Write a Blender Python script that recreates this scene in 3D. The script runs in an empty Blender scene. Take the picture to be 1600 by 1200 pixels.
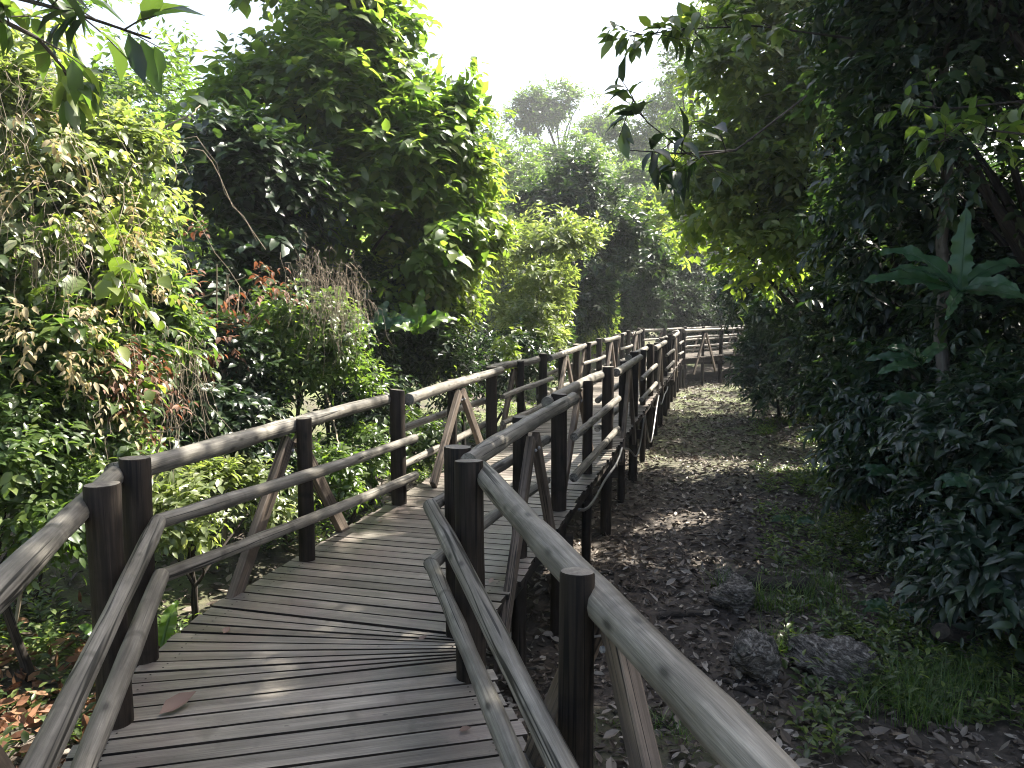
import bpy, math, random
import numpy as np
from mathutils import Vector
C = bpy.context.scene
COL = C.collection
R = math.radians

# ------------------------------------------------------------------ camera, sky, sun, exposure
EYE, PITCH, F = 1.65, R(5.57), 1230.0
cam_d = bpy.data.cameras.new('camera')
cam_d.sensor_width = 36.0
cam_d.lens = 36.0 * F / 1600.0
cam_d.clip_start, cam_d.clip_end = 0.05, 2000
cam = bpy.data.objects.new('camera', cam_d)
COL.objects.link(cam)
cam.location = (0, 0, EYE)
cam.rotation_euler = (math.pi / 2 - PITCH, 0, 0)
C.camera = cam

SUN_EL, SUN_AZ = R(51), R(57)          # azimuth clockwise from +Y (ahead), so to the right
W = bpy.data.worlds.new('World')
C.world = W
W.use_nodes = True
wn = W.node_tree.nodes
sky = wn.new('ShaderNodeTexSky')
sky.sky_type = 'NISHITA'
sky.sun_disc = False
sky.sun_elevation = SUN_EL
sky.sun_rotation = SUN_AZ
sky.air_density, sky.dust_density, sky.ozone_density = 1.0, 4.5, 1.0
wn['Background'].inputs['Strength'].default_value = 0.078
W.node_tree.links.new(sky.outputs[0], wn['Background'].inputs[0])
sl = bpy.data.lights.new('sun', 'SUN')
sl.energy, sl.angle, sl.color = 4.9, R(0.6), (1.0, 0.94, 0.84)
sun = bpy.data.objects.new('sun', sl)
COL.objects.link(sun)
sd = Vector((math.sin(SUN_AZ) * math.cos(SUN_EL), math.cos(SUN_AZ) * math.cos(SUN_EL), math.sin(SUN_EL)))
sun.rotation_euler = (-sd).to_track_quat('-Z', 'Y').to_euler()
C.view_settings.view_transform = 'Standard'
C.view_settings.look = 'None'
C.view_settings.exposure = 2.3
C.view_settings.gamma = 1
C.render.engine = 'CYCLES'
cy = C.cycles
cy.max_bounces, cy.diffuse_bounces, cy.glossy_bounces, cy.transmission_bounces = 6, 3, 2, 4
cy.volume_bounces, cy.transparent_max_bounces = 0, 8
cy.use_denoising = True
C.render.filter_size = 1.1
cy.filter_width = 1.1
cy.sample_clamp_indirect = 6.0

# ------------------------------------------------------------------ helpers
CT, ST = math.cos(PITCH), math.sin(PITCH)


def ray(px, py):
    u, v = (px - 800) / F, -(py - 600) / F
    return np.array([u, CT + v * ST, -ST + v * CT])


def at(px, py, y):                      # a point at forward distance y
    d = ray(px, py)
    return np.array([0, 0, EYE]) + d * (y / d[1])


def tag(o, label=None, cat=None, group=None, kind=None):
    for k, v in (('label', label), ('category', cat), ('group', group), ('kind', kind)):
        if v:
            o[k] = v
    return o


def empty(name, loc, label, cat, group=None):
    o = bpy.data.objects.new(name, None)
    COL.objects.link(o)
    o.location = tuple(float(c) for c in loc)
    o.empty_display_size = 0.1
    return tag(o, label, cat, group)


class MB:                               # collects vertices and faces, then becomes ONE mesh object
    def __init__(s):
        s.v, s.f, s.w, s.m, s.n = [], [], [], [], 0

    def add(s, verts, faces, wood=None, mi=0):
        verts = np.asarray(verts, float)
        s.v.append(verts)
        s.w.append(np.asarray(wood, float) if wood is not None else verts)
        for f in faces:
            s.f.append([i + s.n for i in f])
            s.m.append(mi)
        s.n += len(verts)

    def build(s, name, mats, parent=None, smooth=True, bev=0):
        V = np.concatenate(s.v)
        me = bpy.data.meshes.new(name)
        me.from_pydata(V.tolist(), [], s.f)
        at_ = me.attributes.new('wood', 'FLOAT_VECTOR', 'POINT')
        at_.data.foreach_set('vector', np.concatenate(s.w).astype(np.float32).ravel())
        mats = mats if isinstance(mats, (list, tuple)) else [mats]
        for m in mats:
            me.materials.append(m)
        me.polygons.foreach_set('material_index', s.m)
        me.polygons.foreach_set('use_smooth', [bool(smooth)] * len(me.polygons))
        me.update()
        o = bpy.data.objects.new(name, me)
        COL.objects.link(o)
        if parent:
            o.parent = parent
        if smooth:
            try:
                me.set_sharp_from_angle(angle=R(40))
            except Exception:
                pass
        return o


def unit(a):
    a = np.asarray(a, float)
    return a / np.maximum(np.linalg.norm(a, axis=-1, keepdims=True), 1e-9)


def tube(mb, pts, rad, sides=10, caps=True, cap_mi=0, mi=0, jit=0.0, rng=None, woff=None):
    pts = np.asarray(pts, float)
    n = len(pts)
    rad = np.full(n, rad, float) if np.isscalar(rad) else np.asarray(rad, float)
    t = np.gradient(pts, axis=0)
    t = unit(t)
    ref = np.array([0, 0, 1.0]) if abs(t[0][2]) < 0.9 else np.array([0, 1.0, 0])
    a = unit(np.cross(t, ref))
    b = np.cross(a, t)
    th = np.arange(sides) * 2 * np.pi / sides
    ca, sa = np.cos(th), np.sin(th)
    rr = rad[:, None] * np.ones((1, sides))
    if jit and rng is not None:
        rr = rr * (1 + jit * (rng.random((n, sides)) - .5)) * (1 + jit * (rng.random((n, 1)) - .5))
    V = pts[:, None] + rr[..., None] * (ca[None, :, None] * a[:, None] + sa[None, :, None] * b[:, None])
    s = np.concatenate([[0], np.cumsum(np.linalg.norm(np.diff(pts, axis=0), axis=1))])
    off = woff if woff is not None else np.random.RandomState(int(abs(pts).sum() * 1e4) % 2**31).rand(3) * 40
    Wd = np.stack([rr * ca + off[0], rr * sa + off[1], np.repeat(s[:, None], sides, 1) + off[2]], -1)
    Fc = []
    for i in range(n - 1):
        for k in range(sides):
            k2 = (k + 1) % sides
            Fc.append([i * sides + k, i * sides + k2, (i + 1) * sides + k2, (i + 1) * sides + k])
    mb.add(V.reshape(-1, 3), Fc, Wd.reshape(-1, 3), mi)
    if caps:
        for e, i in ((0, 0), (1, n - 1)):
            ring = V[i]
            base = np.concatenate([ring, [pts[i] + t[i] * (0.006 if e else -0.006)]])
            wr = np.concatenate([Wd[i], [[off[0], off[1], s[i] + off[2]]]])
            fs = [[k, (k + 1) % sides, sides] if e else [(k + 1) % sides, k, sides] for k in range(sides)]
            mb.add(base, fs, wr, cap_mi)


def beam(mb, p0, p1, w, h, side=None, mi=0, ext=0.0, rng=None):
    """a rectangular timber from p0 to p1, w along the side vector, h along the third axis, with small chamfers"""
    p0, p1 = np.asarray(p0, float), np.asarray(p1, float)
    d = unit(p1 - p0)
    p0, p1 = p0 - d * ext, p1 + d * ext
    side = np.array([1.0, 0, 0]) if side is None else np.asarray(side, float)
    side = unit(side - d * side.dot(d))
    up = np.cross(side, d)
    c = min(w, h) * 0.1
    prof = [(-w/2+c, -h/2), (w/2-c, -h/2), (w/2, -h/2+c), (w/2, h/2-c), (w/2-c, h/2), (-w/2+c, h/2), (-w/2, h/2-c), (-w/2, -h/2+c)]
    V, Wd = [], []
    L = np.linalg.norm(p1 - p0)
    off = np.random.RandomState(int(abs(p0).sum() * 1e4 + abs(p1).sum() * 777) % 2**31).rand(3) * 40
    for q, s in ((p0, 0), (p1, L)):
        for (x, y) in prof:
            V.append(q + side * x + up * y)
            Wd.append((x + off[0], y + off[1], s + off[2]))
    Fc = [[i, (i + 1) % 8, 8 + (i + 1) % 8, 8 + i] for i in range(8)] + [list(range(7, -1, -1)), list(range(8, 16))]
    mb.add(V, Fc, Wd, mi)


# ------------------------------------------------------------------ materials
def newmat(name):
    m = bpy.data.materials.new(name)
    m.use_nodes = True
    nt = m.node_tree
    return m, nt, nt.nodes, nt.links, nt.nodes['Principled BSDF']


def ramp(N, L, fac, stops, interp='LINEAR'):
    r = N.new('ShaderNodeValToRGB')
    r.color_ramp.interpolation = interp
    el = r.color_ramp.elements
    while len(el) < len(stops):
        el.new(0.5)
    for e, (p, c) in zip(el, stops):
        e.position = p
        e.color = (*c, 1) if len(c) == 3 else c
    L.new(fac, r.inputs[0])
    return r.outputs[0]


def noise(N, L, vec, scale, detail=4, rough=.55, sc=None):
    if sc is not None:
        mp = N.new('ShaderNodeMapping')
        mp.inputs['Scale'].default_value = sc
        L.new(vec, mp.inputs[0])
        vec = mp.outputs[0]
    n = N.new('ShaderNodeTexNoise')
    n.inputs['Scale'].default_value = scale
    n.inputs['Detail'].default_value = detail
    n.inputs['Roughness'].default_value = rough
    L.new(vec, n.inputs['Vector'])
    return n.outputs[0]


def mixc(N, L, fac, a, b, mode='MIX'):
    m = N.new('ShaderNodeMix')
    m.data_type = 'RGBA'
    m.blend_type = mode
    for sock, v in ((m.inputs[0], fac), (m.inputs[6], a), (m.inputs[7], b)):
        if isinstance(v, (int, float)):
            sock.default_value = v
        elif isinstance(v, tuple):
            sock.default_value = (*v, 1)
        else:
            L.new(v, sock)
    return m.outputs[2]


def bump(N, L, h, strength, dist, bsdf):
    b = N.new('ShaderNodeBump')
    b.inputs['Strength'].default_value = strength
    b.inputs['Distance'].default_value = dist
    L.new(h, b.inputs['Height'])
    L.new(b.outputs[0], bsdf.inputs['Normal'])


def wood_mat(name, dark, mid, light, rough=.65, crack=True, spec=.3, stain=None):
    m, nt, N, L, B = newmat(name)
    a = N.new('ShaderNodeAttribute')
    a.attribute_name = 'wood'
    v = a.outputs['Vector']
    g = noise(N, L, v, 1.0, 6, .62, (60, 60, 2.2))
    lp = lambda a, b, t: tuple(x + (y - x) * t for x, y in zip(a, b))
    col = ramp(N, L, g, [(.28, lp(dark, mid, .35)), (.5, mid), (.74, lp(light, mid, .35))])
    blot = noise(N, L, v, 1.0, 4, .6, (9, 9, 3.5))
    col = mixc(N, L, ramp(N, L, blot, [(.38, (0, 0, 0)), (.62, (1, 1, 1))]), mixc(N, L, .6, col, dark), col)
    tone = noise(N, L, v, 1.0, 3, .6, (14, 14, 1.3))
    col = mixc(N, L, 1.0, col, ramp(N, L, tone, [(.3, (.62, .61, .6)), (.5, (1, 1, 1)), (.7, (1.35, 1.34, 1.31))]), 'MULTIPLY')
    ring = noise(N, L, v, 1.0, 2, .5, (2.5, 2.5, 9))
    col = mixc(N, L, ramp(N, L, ring, [(.62, (0, 0, 0)), (.72, (.75, .75, .75))]), col, dark)
    fine = noise(N, L, v, 1.0, 4, .6, (170, 170, 5))
    col = mixc(N, L, .4, col, mixc(N, L, 1.0, col, ramp(N, L, fine, [(.3, (.35, .34, .33)), (.5, (1, 1, 1)), (.7, (1.5, 1.48, 1.44))]), 'MULTIPLY'))
    if crack:
        vk = N.new('ShaderNodeTexVoronoi')
        mpk = N.new('ShaderNodeMapping')
        mpk.inputs['Scale'].default_value = (13, 13, 5.5)
        L.new(v, mpk.inputs[0])
        L.new(mpk.outputs[0], vk.inputs['Vector'])
        vk.inputs['Scale'].default_value = 1
        col = mixc(N, L, ramp(N, L, vk.outputs['Distance'], [(.07, (.85, .85, .85)), (.16, (.3, .3, .3)), (.24, (0, 0, 0))]), col, tuple(c * .45 for c in dark))
        k = noise(N, L, v, 1.0, 2, .4, (26, 26, .55))
        cm = ramp(N, L, k, [(.468, (0, 0, 0)), (.49, (1, 1, 1)), (.51, (1, 1, 1)), (.532, (0, 0, 0))])
        g2 = noise(N, L, v, 1.0, 1, .4, (3, 3, .9))
        cm = mixc(N, L, 1.0, cm, ramp(N, L, g2, [(.46, (0, 0, 0)), (.5, (1, 1, 1))]), 'MULTIPLY')
        col = mixc(N, L, cm, col, tuple(c * .25 for c in dark))
    if stain:
        geo = N.new('ShaderNodeNewGeometry')
        st = noise(N, L, geo.outputs['Position'], 1.6, 5, .65)
        col = mixc(N, L, ramp(N, L, st, [(.48, (0, 0, 0)), (.7, (.8, .8, .8))]), col, stain)
        sp = noise(N, L, geo.outputs['Position'], 22, 3, .6)
        col = mixc(N, L, ramp(N, L, sp, [(.66, (0, 0, 0)), (.74, (.7, .7, .7))]), col, tuple(c * .5 for c in dark))
        at2 = N.new('ShaderNodeAttribute')
        at2.attribute_name = 'tone'
        col = mixc(N, L, 1.0, col, ramp(N, L, at2.outputs['Fac'], [(0, (.68, .65, .62)), (.5, (1, .98, .94)), (1, (1.28, 1.24, 1.18))]), 'MULTIPLY')
    L.new(col, B.inputs['Base Color'])
    B.inputs['Roughness'].default_value = rough
    B.inputs['Specular IOR Level'].default_value = spec
    bump(N, L, fine, .5, .004, B)
    return m


M_RAIL = wood_mat('weathered_log', (.07, .064, .052), (.18, .168, .142), (.34, .322, .28), .55)
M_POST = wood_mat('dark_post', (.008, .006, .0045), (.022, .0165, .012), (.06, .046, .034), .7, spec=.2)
M_CAP = wood_mat('skylit_end_grain', (.10, .09, .075), (.17, .155, .13), (.26, .24, .205), .7, crack=False)  # end grain, lightened to paint in the sky's reflection on the post tops
M_BRACE = wood_mat('brace_timber', (.06, .047, .036), (.13, .103, .08), (.23, .19, .155), .65)
M_DECK = wood_mat('deck_plank', (.10, .092, .08), (.185, .173, .155), (.30, .285, .262), .42, crack=False, spec=.5, stain=(.15, .118, .112))
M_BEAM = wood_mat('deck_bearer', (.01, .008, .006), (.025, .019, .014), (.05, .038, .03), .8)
M_BARK = wood_mat('bark', (.016, .013, .010), (.042, .034, .027), (.10, .085, .07), .85)
M_TWIG = wood_mat('dry_stem', (.16, .13, .09), (.30, .25, .18), (.46, .40, .31), .8, crack=False)


def plain(name, col, rough, spec=.5):
    m, nt, N, L, B = newmat(name)
    n = noise(N, L, N.new('ShaderNodeNewGeometry').outputs['Position'], 18, 4)
    L.new(mixc(N, L, n, tuple(c * .7 for c in col), tuple(min(1, c * 1.3) for c in col)), B.inputs['Base Color'])
    B.inputs['Roughness'].default_value = rough
    B.inputs['Specular IOR Level'].default_value = spec
    return m


M_HOSE = plain('black_hose', (.03, .03, .03), .38)
M_BOLT = plain('bolt_steel', (.25, .25, .25), .35)


def leaf_mat(name, a, b, c, trans=.45, rough=.42, spec=.5, tcol=None):
    """a / b / c: dark, usual and yellowish leaf colours, chosen leaf by leaf"""
    m, nt, N, L, B = newmat(name)
    at_ = N.new('ShaderNodeAttribute')
    at_.attribute_name = 'v'
    oi = N.new('ShaderNodeObjectInfo')
    col = ramp(N, L, at_.outputs['Fac'], [(0, a), (.48, b), (.86, c), (1, tuple(x * 1.25 for x in c))])
    L.new(col, B.inputs['Base Color'])
    B.inputs['Roughness'].default_value = rough
    B.inputs['Specular IOR Level'].default_value = spec
    T = N.new('ShaderNodeBsdfTranslucent')
    tc = mixc(N, L, 1.0, col, tcol or (2.3, 2.5, .9), 'MULTIPLY')
    L.new(tc, T.inputs['Color'])
    X = N.new('ShaderNodeMixShader')
    X.inputs[0].default_value = trans
    L.new(B.outputs[0], X.inputs[1])
    L.new(T.outputs[0], X.inputs[2])
    L.new(X.outputs[0], N['Material Output'].inputs['Surface'])
    return m


M_LEAF = leaf_mat('leaf_mid', (.036, .062, .022), (.068, .11, .032), (.13, .165, .045), .48, .38, .7)
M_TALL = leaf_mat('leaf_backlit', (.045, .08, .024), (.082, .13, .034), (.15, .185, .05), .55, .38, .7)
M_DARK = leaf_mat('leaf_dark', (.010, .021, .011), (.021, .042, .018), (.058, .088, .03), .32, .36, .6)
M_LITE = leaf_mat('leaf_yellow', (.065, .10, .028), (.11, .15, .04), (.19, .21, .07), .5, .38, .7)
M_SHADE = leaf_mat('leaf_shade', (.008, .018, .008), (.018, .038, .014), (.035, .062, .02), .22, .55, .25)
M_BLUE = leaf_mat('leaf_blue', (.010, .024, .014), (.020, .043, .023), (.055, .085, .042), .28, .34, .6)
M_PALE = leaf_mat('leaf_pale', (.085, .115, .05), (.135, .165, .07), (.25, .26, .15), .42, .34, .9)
M_RUST = leaf_mat('leaf_rust', (.085, .042, .026), (.155, .08, .048), (.21, .13, .085), .35, .6, .25, (1.6, 1.1, .8))
M_STRAW = leaf_mat('straw', (.20, .16, .09), (.32, .27, .15), (.42, .37, .24), .3, .6, .3, (1.3, 1.2, .9))
M_LITTER = leaf_mat('litter_leaf', (.045, .033, .024), (.115, .09, .067), (.30, .262, .215), .08, .55, .45, (1, 1, 1))
M_ORANGE = leaf_mat('orange_litter', (.10, .045, .025), (.18, .085, .042), (.27, .155, .085), .15, .6, .3, (1, 1, 1))
M_GRASS = leaf_mat('grass_blade', (.03, .065, .016), (.055, .105, .024), (.11, .15, .05), .4)


def ground_mat():
    m, nt, N, L, B = newmat('forest_floor')
    p = N.new('ShaderNodeNewGeometry').outputs['Position']
    n1 = noise(N, L, p, 3.0, 8, .7)
    col = ramp(N, L, n1, [(.3, (.022, .017, .012)), (.5, (.05, .040, .031)), (.72, (.10, .083, .066))])
    vo = N.new('ShaderNodeTexVoronoi')
    vo.inputs['Scale'].default_value = 17
    L.new(p, vo.inputs['Vector'])
    col = mixc(N, L, .45, col, mixc(N, L, 1.0, col, ramp(N, L, vo.outputs['Color'], [(0, (.4, .38, .36)), (.6, (1, .95, .9)), (1, (2.4, 2.2, 2.0))]), 'MULTIPLY'))
    at_ = N.new('ShaderNodeAttribute')
    at_.attribute_name = 'moss'
    n2 = noise(N, L, p, 1.3, 6, .7)
    add = N.new('ShaderNodeMath')
    add.operation = 'MULTIPLY'
    L.new(at_.outputs['Fac'], add.inputs[0])
    L.new(ramp(N, L, n2, [(.40, (0, 0, 0)), (.56, (1, 1, 1))]), add.inputs[1])
    col = mixc(N, L, add.outputs[0], col, ramp(N, L, noise(N, L, p, 30, 4, .7), [(.3, (.045, .06, .018)), (.7, (.12, .145, .04))]))
    L.new(col, B.inputs['Base Color'])
    B.inputs['Roughness'].default_value = .85
    bump(N, L, n1, .8, .05, B)
    return m


M_GROUND = ground_mat()


def rock_mat():
    m, nt, N, L, B = newmat('flaky_rock')
    p = N.new('ShaderNodeTexCoord').outputs['Object']
    n1 = noise(N, L, p, 1.0, 8, .75, (16, 16, 70))
    col = ramp(N, L, n1, [(.38, (.022, .018, .014)), (.5, (.13, .112, .092)), (.64, (.42, .385, .335))])
    n2 = noise(N, L, p, 7, 4)
    col = mixc(N, L, ramp(N, L, n2, [(.5, (0, 0, 0)), (.7, (.8, .8, .8))]), col, (.04, .045, .03))
    L.new(col, B.inputs['Base Color'])
    B.inputs['Roughness'].default_value = .85
    bump(N, L, n1, 1, .03, B)
    return m


M_ROCK = rock_mat()

# ------------------------------------------------------------------ plan of the boardwalk and the terrain
AL0, AL1 = np.array([-0.50, -1.05]), np.array([-1.59, 3.00])     # near bay, left posts (behind the camera .. corner)
HA = unit(np.array([-0.27, 1.0]))
AR1 = np.array([-0.19, 3.40])
BL0 = np.array([-1.735, 3.57])
BR0 = np.array([-0.27, 3.86])
HB = unit(np.array([0.2640, 1.0]))
NB = np.array([HB[1], -HB[0]])
NBAY = 8
LB = [BL0 + HB * s for s in (0, 3.05, 5.85, 8.65, 11.5, 14.35, 17.2, 20.05, 23.1)]
RB = [BR0 + HB * s for s in (0, 2.55, 5.45, 8.3, 11.15, 14.0, 16.85, 19.6, 22.2)]
HC = unit(np.array([0.86, 1.0]))
NC = np.array([HC[1], -HC[0]])
CL0 = LB[-1] + HC * 0.25
CR0 = RB[-1] + HC * 0.25
LC = [CL0 + HC * s for s in (0, 2.9, 5.7, 8.5)]
RC_ = [CR0 + HC * s for s in (0, 2.7, 5.4, 8.2)]


def cline(y):
    y = np.asarray(y, float)
    return np.where(y < 3.6, -1.0 - .27 * (y - 3.6), np.where(y < 26, -1.0 + .264 * (y - 3.6), 4.91 + .86 * (y - 26)))


EX, EY = [0, 4.87, 8.15, 14.8, 27, 60], [2.6, 3.1, 3.95, 5.9, 9.6, 36]


def sm(t):
    t = np.clip(t, 0, 1)
    return t * t * (3 - 2 * t)


def gz(x, y):
    x, y = np.asarray(x, float), np.asarray(y, float)
    d = x - cline(y)
    z = -1.0 + .22 * sm((-d) / 1.6)
    e = x - np.interp(y, EX, EY)
    near = 1 - sm((y - 45) / 25)
    z = z + near * 1.6 * sm((e + .3) / 7.0) + near * 1.9 * sm((-d - 1.7) / 6.5)
    z = z + .05 * np.sin(1.7 * x + .6 * y) * np.sin(1.3 * y - .4 * x) + .025 * np.sin(4.1 * x) * np.sin(3.7 * y + 1)
    far = sm((y - 65) / 95) * (15 + 4 * np.sin(x * .021 + 1) + 3 * np.sin(x * .06))
    return z + far + 12 * sm((np.abs(x) - 60) / 90)


def build_ground():
    xs = np.concatenate([np.linspace(-330, -16, 36), np.linspace(-15, 17, 170), np.linspace(18, 330, 36)])
    ys = np.concatenate([np.linspace(-60, -4, 12), np.linspace(-3, 36, 200), np.linspace(37, 330, 70)])
    X, Y = np.meshgrid(xs, ys)
    Z = gz(X, Y)
    nx, ny = len(xs), len(ys)
    V = np.stack([X, Y, Z], -1).reshape(-1, 3)
    i = (np.arange(ny - 1)[:, None] * nx + np.arange(nx - 1)[None]).ravel()
    Fc = np.stack([i, i + 1, i + nx + 1, i + nx], 1)
    me = bpy.data.meshes.new('ground')
    me.from_pydata(V.tolist(), [], Fc.tolist())
    d = X - cline(Y)
    mo = sm((d - .2) / .6) * (1 - sm((d - 3.2) / 1.5)) * sm((Y - 9) / 9) * .95
    mo = np.maximum(mo, .35 * sm((d - .6) / .5) * (1 - sm((d - 2) / 1)) * (Y < 5))
    mo = np.maximum(mo, .95 * sm((-d - 1.9) / .8))
    at_ = me.attributes.new('moss', 'FLOAT', 'POINT')
    at_.data.foreach_set('value', mo.astype(np.float32).ravel())
    me.materials.append(M_GROUND)
    me.polygons.foreach_set('use_smooth', [True] * len(me.polygons))
    o = bpy.data.objects.new('ground', me)
    COL.objects.link(o)
    tag(o, kind='structure')


build_ground()


# ------------------------------------------------------------------ boardwalk: deck with its bearers
def deck():
    root = empty('boardwalk', (0, 0, 0), 'grey plank boardwalk on stilts bending right through the forest', 'boardwalk')
    rng = np.random.RandomState(5)

    def bay(l0, l1, r0, r1, n, nails=False):
        mb = MB()
        tone = []
        for k in range(n):
            t0, t1 = k / n, (k + 1) / n
            gl, gr = .0085 / max(np.linalg.norm(l1 - l0), .2), 0.0075 / max(np.linalg.norm(r1 - r0), .2)
            a, b = l0 + (l1 - l0) * (t0 + gl), l0 + (l1 - l0) * (t1 - gl)
            c, d = r0 + (r1 - r0) * (t1 - gr), r0 + (r1 - r0) * (t0 + gr)
            e = unit(d - a)
            j0, j1 = (rng.rand(2) - .5) * .035
            a, b, c, d = a + e * j0, b + e * j0, c + e * j1, d + e * j1
            dz = (rng.rand(4) - .5) * .006
            off = rng.rand(3) * 50
            top = [(a, 0), (b, 0), (c, 1), (d, 1)]
            V, Wd = [], []
            m = 7
            for q in range(m):
                f = q / (m - 1)
                for (p0, p1, z0, z1, wy) in ((a, d, dz[0], dz[3], 0), (b, c, dz[1], dz[2], .14)):
                    p = p0 + (p1 - p0) * f
                    z = z0 + (z1 - z0) * f
                    V.append((p[0], p[1], z)); Wd.append((wy + off[0], off[1], f * 1.5 + off[2]))
                    V.append((p[0], p[1], z - .032)); Wd.append((wy + off[0], off[1] + .03, f * 1.5 + off[2]))
            Fc = []
            for q in range(m - 1):
                i = q * 4
                Fc += [[i, i + 4, i + 6, i + 2], [i + 1, i + 3, i + 7, i + 5], [i, i + 1, i + 5, i + 4], [i + 2, i + 6, i + 7, i + 3]]
            Fc += [[0, 2, 3, 1], [(m - 1) * 4 + i for i in (0, 1, 3, 2)]]
            mb.add(V, Fc[0:0], Wd)
            base_ = mb.n - len(V)
            for fi, f in enumerate(Fc):
                mb.f.append([i + base_ for i in f])
                mb.m.append(0 if fi % 4 == 0 and fi < 4 * (m - 1) else 1)  # grimy dark sides and ends, also painting in the shade of the gaps
            tone += [rng.rand()] * (m * 4)
            if nails:
                for f in (.07 + .01 * rng.rand(), .93 - .01 * rng.rand()):
                    for g in (.28, .72):
                        q = (a + (d - a) * f) * (1 - g) + (b + (c - b) * f) * g
                        th = np.arange(8) * np.pi / 4
                        mb.add([(q[0] + .0048 * math.cos(x), q[1] + .0048 * math.sin(x), max(dz) + .0015) for x in th], [list(range(8))], None, 1)
                        tone += [.5] * 8
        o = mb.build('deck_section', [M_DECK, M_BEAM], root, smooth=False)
        t = o.data.attributes.new('tone', 'FLOAT', 'POINT')
        t.data.foreach_set('value', np.array(tone, np.float32))
        return o

    ov = .10
    nA = np.array([HA[1], -HA[0]])
    def edge(p, n, s): return p + n * s
    a_end_l, a_end_r = AL1 + HA * .22 - nA * ov, AR1 + HA * .16 + nA * ov
    back = 5.0
    bay(a_end_l - HA * back, a_end_l, a_end_r - HA * back, a_end_r, 43, True)
    b_l, b_r = BL0 + HB * .62 - NB * ov, BR0 - HB * .02 + NB * ov
    off = (b_l - b_r).dot(HB)
    b_l = b_l - HB * off                                     # square across
    b_l = b_l + HB * .02
    bay(a_end_l + HA * .01, b_l - HB * .01, a_end_r + HA * .005, b_r - HB * .005, 9, True)
    s0 = 0
    end = (LB[-1] - b_l).dot(HB) - .12
    ns = 8
    for k in range(ns):
        p, q = b_l + HB * (end * k / ns), b_l + HB * (end * (k + 1) / ns)
        wv = b_r - b_l
        wv = NB * wv.dot(NB)
        bay(p, q, p + wv, q + wv, 24, k < 2)
    el, er = b_l + HB * end, b_l + wv + HB * end
    cl, cr = CL0 - NC * ov + HC * .3, CR0 + NC * ov
    bay(el + HB * .01, cl - HC * .01, er + HB * .005, cr - HC * .005, 8)
    bay(cl, cl + HC * 8.2, cl + NC * (cr - cl).dot(NC), cl + NC * (cr - cl).dot(NC) + HC * 8.2, 69)
    # bearers under the edges and down the middle, and cross joists at the posts
    def p3(p, z): return np.array([p[0], p[1], z])
    for (s, e, n) in ((a_end_l - HA * 5, a_end_l, nA), (a_end_r - HA * 5, a_end_r, -nA), (a_end_l, b_l, NB), (b_l, el, NB), (b_r, er, -NB), (a_end_r, b_r, -NB), (el, cl, NC), (cl, cl + HC * 8.2, NC), (cr, cr + HC * 8.2, -NC), (er, cr, -NC)):
        mb = MB()
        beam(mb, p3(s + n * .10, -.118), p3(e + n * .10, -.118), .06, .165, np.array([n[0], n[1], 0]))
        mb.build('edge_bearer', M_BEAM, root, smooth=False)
    for l, r in list(zip(LB, RB)) + list(zip(LC, RC_)) + [(AL1, AR1)]:
        mb = MB()
        c = (r - l) / np.linalg.norm(r - l)
        beam(mb, p3(l - c * .12, -.275), p3(r + c * .12, -.275), .09, .14, np.array([c[1], -c[0], 0]))
        mb.build('cross_joist', M_BEAM, root, smooth=False)
    return root


deck()


# ------------------------------------------------------------------ railings: one thing per bay and side
def rail_curve(p0, p1, n=9, rng=None, wob=.008):
    t = np.linspace(0, 1, n)[:, None]
    P = p0 + (p1 - p0) * t
    if rng is not None:
        w = rng.normal(0, wob, 3)
        P = P + np.sin(np.pi * t) * w + np.sin(2 * np.pi * t) * rng.normal(0, wob * .5, 3)
    return P


def log(name, p0, p1, r, root, o0, seed, kn=None):
    rng = np.random.RandomState(seed)
    P = rail_curve(np.asarray(p0, float), np.asarray(p1, float), 16, rng)
    if kn is not None:
        P = np.concatenate([P, [kn]])
    rr = r * (1 + np.linspace(.07, -.07, len(P)) * rng.choice([-1, 1])) * (1 + .05 * rng.randn(len(P)))
    mb = MB()
    tube(mb, P - o0, rr, 14, True, 0, 0, .05, rng)
    return mb.build(name, M_RAIL, root)


def post(p, top, r, root, o0, seed, base=None):
    rng = np.random.RandomState(seed)
    b = float(gz(p[0], p[1])) - .12 if base is None else base
    n = 7
    lean = rng.normal(0, .006, 2)
    zs = np.linspace(b, top, n)
    P = np.stack([p[0] + lean[0] * (zs - top), p[1] + lean[1] * (zs - top), zs], 1)
    mb = MB()
    tilt = rng.normal(0, .05, 2)
    rad = np.full(n, r) * (1 + .03 * rng.randn(n))
    P2, rad2 = np.concatenate([P[:-1], [P[-1] - [0, 0, .008], P[-1]]]), np.concatenate([rad[:-1], [rad[-1], rad[-1] * .95]])
    tube(mb, P2 - o0, rad2, 18, True, 1, 0, .03, rng)
    for A in mb.v:
        t_ = A[:, 2] > top - o0[2] - .03
        A[t_, 2] += (A[t_, :2] - (p[:2] - o0[:2])) @ tilt
    return mb.build('post', [M_POST, M_CAP], root)


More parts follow.
